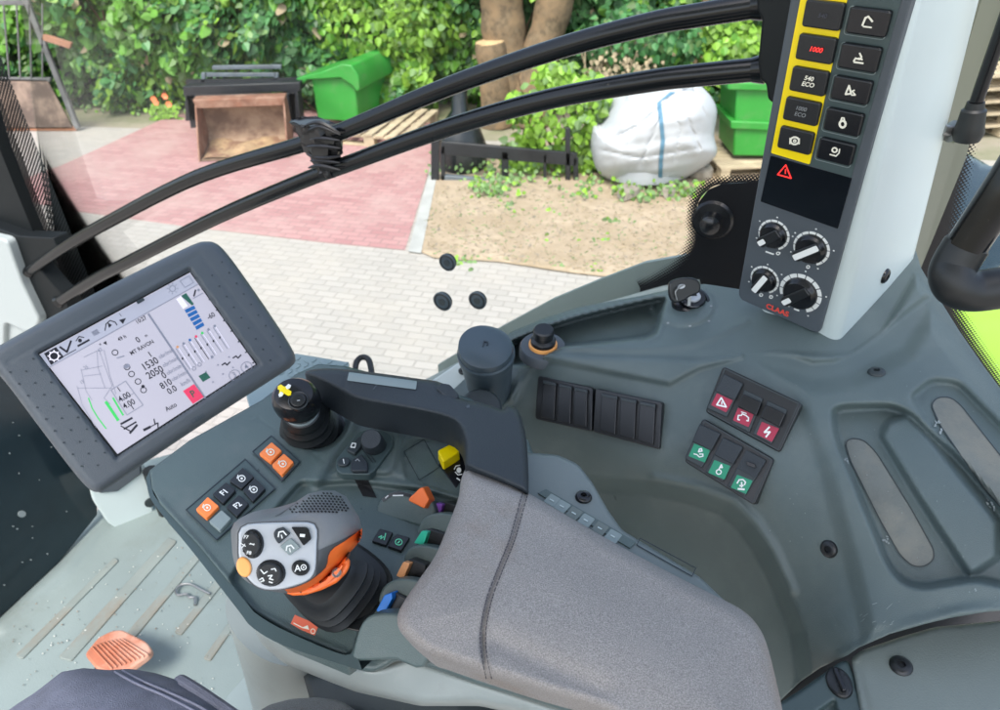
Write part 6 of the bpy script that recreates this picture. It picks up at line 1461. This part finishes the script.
# ---- drive lever
c5 = lambda L_: crop(L_, 220, 480, .1831)
hT = at(320, 572, .548); base = onz(343, 590, LD)
mb = MB(); ax_ = hT - base; hl = ax_.length; ax_.normalize(); pr_ = [(.039, -.001), (.039, .004)]
for i in range(4):
    a = i / 4; r = .0355 - .006 * a; z = .004 + (hl * .98 - .004) * a; pr_ += [(r, z), (r * 1.02, z + .004), (r * .86, z + .0085), (r * .82, z + .011)]
mb.lathe(base, ax_, pr_ + [(.022, hl)], 'rubber', 44, sq=.75, xd=AX); ga = mb.build('lever_gaiter', AR)
mb = MB(); mb.prism(DL, rp([(312, 588), (352, 556), (392, 566), (388, 592), (362, 632), (328, 624), (300, 606)], 6), 0, .002, 'rubber'); mb.build('gaiter_frame', ga, bevel=.0008)
sil = c5([(62, 330), (58, 280), (75, 238), (110, 208), (200, 168), (320, 148), (440, 108), (480, 75), (530, 60), (600, 55), (660, 68), (705, 108), (738, 170), (768, 220), (776, 285), (764, 330), (722, 385), (690, 440), (620, 500), (560, 555), (500, 590), (440, 622), (350, 618), (250, 600), (150, 558), (98, 500), (70, 420)])
fac = c5([(98, 330), (97, 290), (112, 258), (150, 238), (220, 232), (300, 229), (360, 228), (420, 227), (470, 227), (505, 232), (528, 248), (535, 285), (532, 340), (530, 400), (528, 450), (522, 495), (505, 530), (480, 552), (440, 570), (390, 586), (330, 600), (250, 602), (190, 580), (145, 535), (118, 490), (102, 440), (96, 385)])
N_ = 44
def resamp(P, n, ctr):
    """radial resample about a centre so rings match up"""
    P = [np.array(p) for p in spl(P, 4, True)]; out = []
    for k in range(n):
        a = 2 * math.pi * k / n; d = np.array([math.cos(a), math.sin(a)]); best = None
        for i in range(len(P)):
            p, q = P[i] - ctr, P[(i + 1) % len(P)] - ctr; e = q - p; den = d[0] * e[1] - d[1] * e[0]
            if abs(den) < 1e-9: continue
            t = (p[0] * e[1] - p[1] * e[0]) / den; u = (p[0] * d[1] - p[1] * d[0]) / den
            if -1e-6 <= u <= 1 + 1e-6 and t > 0 and (best is None or t > best): best = t
        out.append(ctr + d * best)
    return out
cf_ = np.array([281.0, 553.0]); cs_ = np.array([300.0, 545.0])
Fp = resamp(fac, N_, cf_); Sp = resamp(sil, N_, cf_)
HF = Fr(at(281, 553, .487), (at(281, 553, .487) - CAM) * -1 + Vector((-.03, 0, .0)), RT)
def hd_(x, y): return proj(HF.px(x, y))[2]
rings = []
rings.append([HF.px(*p) for p in Fp])
for t_, dd in ((.12, .001), (.35, .006), (.65, .016), (.88, .03), (1.0, .048)):
    rings.append([at(*(f * (1 - t_) + s * t_), hd_(*f) + dd) for f, s in zip(Fp, Sp)])
for sc__, dd in ((.97, .062), (.86, .078), (.6, .088)):
    rings.append([at(*(cs_ + (s - cs_) * sc__), hd_(*f) + dd) for f, s in zip(Fp, Sp)])
mb = MB(); mb.loft(rings, 'head_grey'); HM = bvh_of(mb); hd = mb.build('drive_lever', AR, fixn=True, angle=60)
def D_(name, q, off, m, step=2., th=.001, bevel=0, lab=None, parent=hd, spline=False):
    mb = MB(); drape(mb, [tuple(p) for p in (spl(q, 4, True) if spline else q)], HM, off, m, step, th); o = mb.build(name, parent, bevel=bevel); 
    if lab: tag(o, lab)
    return o
# facing plate
shr = lambda k_: [tuple(cf_ + (p - cf_) * k_) for p in Fp]
mb = MB(); mb.prism(HF, shr(.985), -.002, .0022, 'silver'); mb.build('face_plate', hd, bevel=.0012, seg=3)
mb = MB(); mb.stroke(HF, shr(1.0), 1.1, .0008, 'head_dark', closed=True, th=.002); mb.build('plate_gap', hd)
# dark lower band and orange flash
D_('lower_band', c5([(536, 385), (640, 340), (778, 268), (776, 300), (764, 330), (722, 385), (690, 440), (620, 500), (560, 555), (500, 590), (440, 622), (370, 620), (380, 604), (470, 580), (522, 535), (534, 470)]), .0006, 'head_dark', 2, .0008)
D_('orange_flash', c5([(352, 598), (400, 590), (440, 576), (480, 558), (515, 534), (552, 505), (578, 478), (588, 450), (592, 415), (604, 390), (626, 368), (680, 335), (735, 296), (776, 262), (774, 310), (764, 332), (735, 368), (704, 400), (690, 418), (680, 448), (662, 484), (635, 520), (590, 560), (550, 590), (500, 612), (450, 625), (400, 626), (375, 618)]), .0016, 'orange', 1.6, .0014, lab='orange flash along the lower edge of the lever head')
mb = MB(); of_ = TPS([(320, 590, .511), (350, 570, .514), (349, 562, .516), (300, 592, .509)], .001)
Relief(rp(c5([(690, 415), (712, 440), (706, 478), (690, 508), (640, 560), (560, 600), (470, 628), (400, 632), (360, 618), (440, 600), (600, 520)]), 2), of_, [('round', 3, .003)], 1.6).mesh(mb, 'orange', back=.008); oc = mb.build('orange_collar', hd, smooth=True)
x, y = c5([(636, 506)])[0]; fo = Fr(at(x, y, .511), ray(x, y) * -1); mb = MB(); mb.lathe(fo.o, fo.n, [(.0036, -.001), (.0036, .0012), (.0028, .0018), (.0022, .0006), (.0001, .0006)], 'steel', 18); mb.build('collar_screw', oc)
# ventilation grille
gp_ = c5([(342, 180), (400, 140), (440, 110), (480, 85), (530, 68), (590, 62), (650, 74), (690, 108), (712, 155), (690, 175), (650, 184), (560, 184), (450, 182)])
mb = MB(); cnt_ = 0
for i in range(-2, 24):
    for j in range(-2, 14):
        x = 283 + i * 3.7 + (j % 2) * 1.85; y = 488 + j * 2.6 + (x - 318) ** 2 * .0022 * (1 if x > 318 else .3)
        if sdf(np.array([x]), np.array([y]), gp_)[0] > 1.1:
            drape(mb, rp([(x - 1.6, y - .3), (x - .2, y - 1.3), (x + 1.6, y + .1), (x + .2, y + 1.3)], .4, 1), HM, .0008, 'hole_black', 4, 0)
mb.build('grille', hd, smooth=False)
D_('top_seam', c5([(300, 196), (330, 182), (420, 120), (424, 122), (334, 186), (304, 199)]), .0007, 'head_dark', 2, 0)
# controls on the face
def hdisc(x, y, rx, ry, h0, h1, m, name, lab=None, parent=hd, bev=.001, rot=0., dome=False):
    mb = MB(); mb.prism(HF, ell(x, y, rx, ry, 32, rot), h0, h1, m, taper=.12 if dome else .04); o = mb.build(name, parent, bevel=bev, seg=3)
    if lab: tag(o, lab)
    return o
def HS(o, strokes, h, m='white_mark'):
    mb = MB()
    for L_, w_ in strokes: mb.stroke(HF, c5(L_), w_ * .1831, h, m)
    mb.build('symbol', o, smooth=False)
x, y = c5([(178, 348)])[0]; hdisc(x, y, 11, 14.5, .001, .0036, 'black_gloss', 'dial_ring')
d1 = hdisc(x - 1.5, y + .5, 8.6, 12, .002, .008, 'black_plastic', 'thumb_dial', 'black thumb dial marked F7 and F8 on the lever face', dome=True)
mb = MB()
for k in range(10):
    a = k * .628; px_, py_ = x - 1.5 + 8.3 * math.cos(a), y + .5 + 11.4 * math.sin(a); mb.disc(HF, px_, py_, .0011, .003, .0078, 'black_gloss', 10)
mb.build('dial_knurl', d1)
mb = MB(); mb.text(HF, 'F7', *c5([(142, 312)])[0], 1, .1, 3.4, .0086, 'white_mark', bold=.02); mb.text(HF, 'F8', *c5([(158, 398)])[0], 1, .1, 3.4, .0086, 'white_mark', bold=.02)
for L_ in ([(112, 345), (140, 362)], [(118, 372), (136, 350)], [(160, 350), (188, 350)], [(165, 345), (185, 355)]): mb.stroke(HF, c5(L_), .8, .0086, 'white_mark')
mb.build('symbol', d1, smooth=False)
x, y = c5([(278, 508)])[0]; hdisc(x, y, 14.6, 13.4, .001, .0036, 'black_gloss', 'dial_ring')
d2 = hdisc(x - 1.8, y + 1.2, 12.2, 11.2, .002, .0085, 'black_plastic', 'thumb_rocker', 'large round black thumb rocker with white arrows', dome=True)
HS(d2, [([(222, 490), (240, 512), (258, 500)], 6), ([(280, 488), (300, 484), (306, 498)], 6), ([(215, 545), (232, 535), (240, 550), (222, 556)], 6), ([(262, 524), (285, 520), (270, 540), (290, 545)], 6), ([(268, 556), (286, 562)], 6)], .0091)
x, y = c5([(130, 475)])[0]; hdisc(x, y, 7.4, 10.2, .0005, .0042, 'orange_light', 'orange_key', 'pale orange oval button at the edge of the lever face', bev=.0014, rot=-.25)
for q, m_, lab_, sy in ((c5([(292, 290), (305, 268), (345, 255), (385, 292), (320, 350), (296, 315)]), 'handle_black', 'dark button with a white headland symbol, upper left', [([(318, 310), (322, 285), (345, 280), (362, 300)], 7), ([(335, 300), (340, 318)], 6)]),
                    (c5([(326, 362), (385, 315), (440, 368), (378, 413)]), 'grey_trim', 'grey button with a headland symbol, lower', [([(362, 385), (366, 362), (388, 356), (404, 374)], 7), ([(380, 374), (384, 392)], 6)]),
                    (c5([(388, 256), (470, 256), (486, 268), (500, 322), (456, 360)]), 'black_gloss', 'black button with a small white square', [([(440, 302), (460, 304)], 16)])):
    mb = MB(); mb.prism(HF, rp(q, 1.6), .001, .0052, m_); b_ = mb.build('face_button', hd, bevel=.001, seg=3); tag(b_, lab_); HS(b_, sy, .0058)
x, y = c5([(440, 480)])[0]; b_ = hdisc(x, y, 9, 7.9, .001, .005, 'black_gloss', 'mode_button', 'black oval button marked A with a small wheel')
mb = MB(); mb.text(HF, 'A', x - 3, y + .6, 1, -.12, 6.6, .0056, 'white_mark', bold=.01); mb.stroke(HF, ell(x + 3, y - .6, 2.6, 2.5, 12), .9, .0056, 'white_mark', closed=True); mb.prism(HF, ell(x + 3, y - .6, .9, .9, 8), .005, .0056, 'white_mark'); mb.build('symbol', b_, smooth=False)

# ================================================================== pedal
pf = Fr(onz(118, 650, ZF + .07), (-.2, .1, 1), AX); t = T('foot_pedal', pf.px(118, 660, -.07), 'worn orange ribbed foot pedal pad on the cab floor by the knee', 'pedal')
pq = [(84, 654), (98, 637), (112, 630), (122, 629), (146, 641), (152, 649), (148, 655), (130, 668), (112, 674), (96, 668)]
mb = MB(); mb.prism(pf, rp(pq, 4), -.014, 0, 'pedal_orange'); mb.build('pedal_pad', t, bevel=.004, seg=3)
mb = MB()
for k in range(9):
    u = k / 8; a = np.array([92 + 30 * u, 646 - 14 * u + 6 * u * u]); b = np.array([112 + 36 * u, 668 - 14 * u]); mb.prism(pf, [tuple(a + (-1, .9)), tuple(a + (.3, -.4)), tuple(b + (.5, -.4)), tuple(b + (-.8, .9))], -.002, .0035, 'pedal_orange')
mb.build('rib', t, bevel=.0012)
mb = MB(); mb.tube([pf.px(112, 655, -.012), pf.px(100, 672, -.03), pf.px(70, 700, -.06)], .012, 'black_plastic', 12); mb.build('pedal_arm', t)

# ================================================================== operator: jeans, legs bent at the knee, thigh towards the knee at left
PT = T('person', onz(200, 900, ZF), 'seated operator in faded blue jeans, only the right thigh and knee in view', 'person')
PT['label'] = 'seated operator in faded blue jeans, knee and thigh at the lower left corner'
def skin_body(name, joints, edges, m, parent, sub=2):
    me = bpy.data.meshes.new(name); off = root_loc(parent)
    me.from_pydata([tuple(Vector(j[0]) - off) for j in joints], edges, []); me.materials.append(MATS[m]); o = bpy.data.objects.new(name, me); COL.objects.link(o); o.parent = parent
    md = o.modifiers.new('skin', 'SKIN'); md.use_smooth_shade = True
    for v, j in zip(me.skin_vertices[0].data, joints): v.radius = (j[1], j[1]); v.use_root = False
    me.skin_vertices[0].data[0].use_root = True
    s_ = o.modifiers.new('sub', 'SUBSURF'); s_.levels = s_.render_levels = sub
    dg = bpy.context.evaluated_depsgraph_get(); ev = o.evaluated_get(dg); m2 = bpy.data.meshes.new_from_object(ev); o.modifiers.clear(); o.data = m2; m2.polygons.foreach_set('use_smooth', [True] * len(m2.polygons))
    if not m2.materials: m2.materials.append(MATS[m])
    return o
pel = Vector((-.13, .02, 1.98)); hipR = Vector((-.07, .1, 1.97)); hipL = Vector((-.25, .03, 1.97))
kR = at(62, 752, .60); mR = hipR.lerp(kR, .55) + Vector((0, 0, .012)); 
kL = kR + Vector((-.22, -.16, .0)); fR = Vector((kR.x - .12, kR.y + .05, ZF + .11)); fL = Vector((kL.x - .14, kL.y + .06, ZF + .11))
jn = [(pel, .13), (hipR, .115), (mR, .112), (kR, .098), (kR.lerp(fR, .35) , .066), (fR, .05), (hipL, .105), (hipL.lerp(kL, .5), .098), (kL, .078), (kL.lerp(fL, .35), .066), (fL, .05), (pel + Vector((.02, -.06, .14)), .14)]
jo_ = skin_body('jeans', jn, [(0, 1), (1, 2), (2, 3), (3, 4), (4, 5), (0, 6), (6, 7), (7, 8), (8, 9), (9, 10), (0, 11)], 'jeans', PT, 3)
for v in jo_.data.vertices:
    p = v.co; v.co += v.normal * (.0016 * math.sin(p.x * 60 + 3 * math.sin(p.y * 30)) + .0012 * math.sin(p.y * 95 + p.x * 40 + 2 * math.sin(p.x * 25)) - .003 * max(0, math.sin(p.x * 22 + p.y * 31)) ** 6)
for f_ in (fR, fL):
    d_ = Vector((-.78, .62, 0)); so_ = skin_body('shoe', [(f_ + Vector((0, 0, -.045)), .042), (f_ + d_ * .08 + Vector((0, 0, -.062)), .042), (f_ + d_ * .19 + Vector((0, 0, -.075)), .03), (f_ + Vector((0, 0, .0)), .04)], [(0, 1), (1, 2), (0, 3)], 'shoe', PT)
jm = jo_.data; jb_ = BVHTree.FromPolygons([tuple(v.co + root_loc(jo_)) for v in jm.vertices], [list(p.vertices) for p in jm.polygons])
def fold(poly, off, w, m):
    mb = MB(); P = []; last = None
    for x, y in spl(poly, 6):
        r = ray(x, y).normalized(); h_ = jb_.ray_cast(CAM, r)
        if h_[0] is not None: last = (h_[0] - CAM).dot(FW)
        if last: P.append(at(x, y, last - off))
    n_ = len(P)
    if n_ > 3: mb.tube(P, [w * math.sin(math.pi * min(1, (i + 1) / n_ * 1.2 + .08) ) if i > n_ * .6 else w for i in range(n_)] if False else w, m, 10)
    return mb
mb = fold([(108, 668), (135, 683), (165, 696), (196, 712), (220, 728)], .001, .0011, 'jeans_seam'); mb2 = fold([(111, 664), (138, 679), (168, 692), (200, 707), (226, 724)], .001, .0011, 'jeans_seam')
if mb.v: mb.build('seam', PT)
if mb2.v: mb2.build('seam', PT)
mb = fold([(118, 660), (128, 657), (136, 661), (160, 671), (190, 688), (214, 704), (240, 722)], -.002, .0065, 'jeans')
if mb.v: mb.build('fabric_fold', PT)
# seat cushion edge
mb = MB(); Relief(rp([(252, 716), (268, 705), (290, 699), (318, 697), (342, 701), (358, 712), (380, 800), (240, 800)], 6), TPS([(252, 716, .72), (318, 697, .75), (380, 800, .6), (240, 800, .62)]), [('round', 12, .02)], 2.5).mesh(mb, 'cushion_fabric', backdir=(0, 0, -.1)); tag(mb.build('seat_cushion', smooth=True), 'rounded front edge of the grey fabric seat at the bottom edge', 'seat')
# ================================================================== unseen roof slab above the camera, added and cut to size to shade the cab
mb = MB(); rc_ = [Vector((0, 0, 3.02)) + AX * a + NO * b for a, b in ((-.9, -.5), (.6, -.5), (.6, .42), (-.9, .42))]
mb.prismw(rc_, (0, 0, -1), .1, 'light_trim'); tag(mb.build('roof_shade', bevel=.02), 'unseen pale roof slab above the operator, added and sized to shade the cab', 'shading roof')
# ------------------------------------------------------------------ camera, light, view
cam = bpy.data.cameras.new('camera'); co = bpy.data.objects.new('camera', cam); COL.objects.link(co); scene.camera = co
co.location = CAM; co.rotation_euler = (math.pi / 2 - PITCH, 0, 0)
cam.sensor_width = 36; cam.lens = 36 * FPX / 1000; cam.clip_start = .02; cam.clip_end = 500
cam.dof.use_dof = True; cam.dof.focus_distance = .62; cam.dof.aperture_fstop = 11
w = bpy.data.worlds.new('World'); scene.world = w; w.use_nodes = True; nt = w.node_tree; N = nt.nodes
sky = N.new('ShaderNodeTexSky'); sky.sky_type = 'NISHITA'; sky.sun_disc = False
EL, AZ = 58, 200     # sun height and compass direction it comes from (0 = +Y, clockwise)
sky.sun_elevation = math.radians(EL); sky.sun_rotation = math.radians(AZ); sky.dust_density = 3; sky.air_density = 1.2
hs_ = N.new('ShaderNodeHueSaturation'); hs_.inputs['Saturation'].default_value = .8; nt.links.new(sky.outputs[0], hs_.inputs['Color']); nt.links.new(hs_.outputs[0], N['Background'].inputs[0]); N['Background'].inputs[1].default_value = .15
s = bpy.data.lights.new('sun', 'SUN'); s.energy = 1.5; s.angle = math.radians(22); s.color = (1, .96, .9)
so = bpy.data.objects.new('sun', s); COL.objects.link(so); so.rotation_euler = (math.radians(90 - EL), 0, math.radians(180 - AZ)); so.location = (0, 0, 20)
scene.render.engine = 'CYCLES'
vs = scene.view_settings; vs.view_transform = 'Standard'; vs.look = 'None'; vs.gamma = 1; vs.use_curve_mapping = False; vs.exposure = 1.35
scene.cycles.max_bounces = 8; scene.cycles.transparent_max_bounces = 16
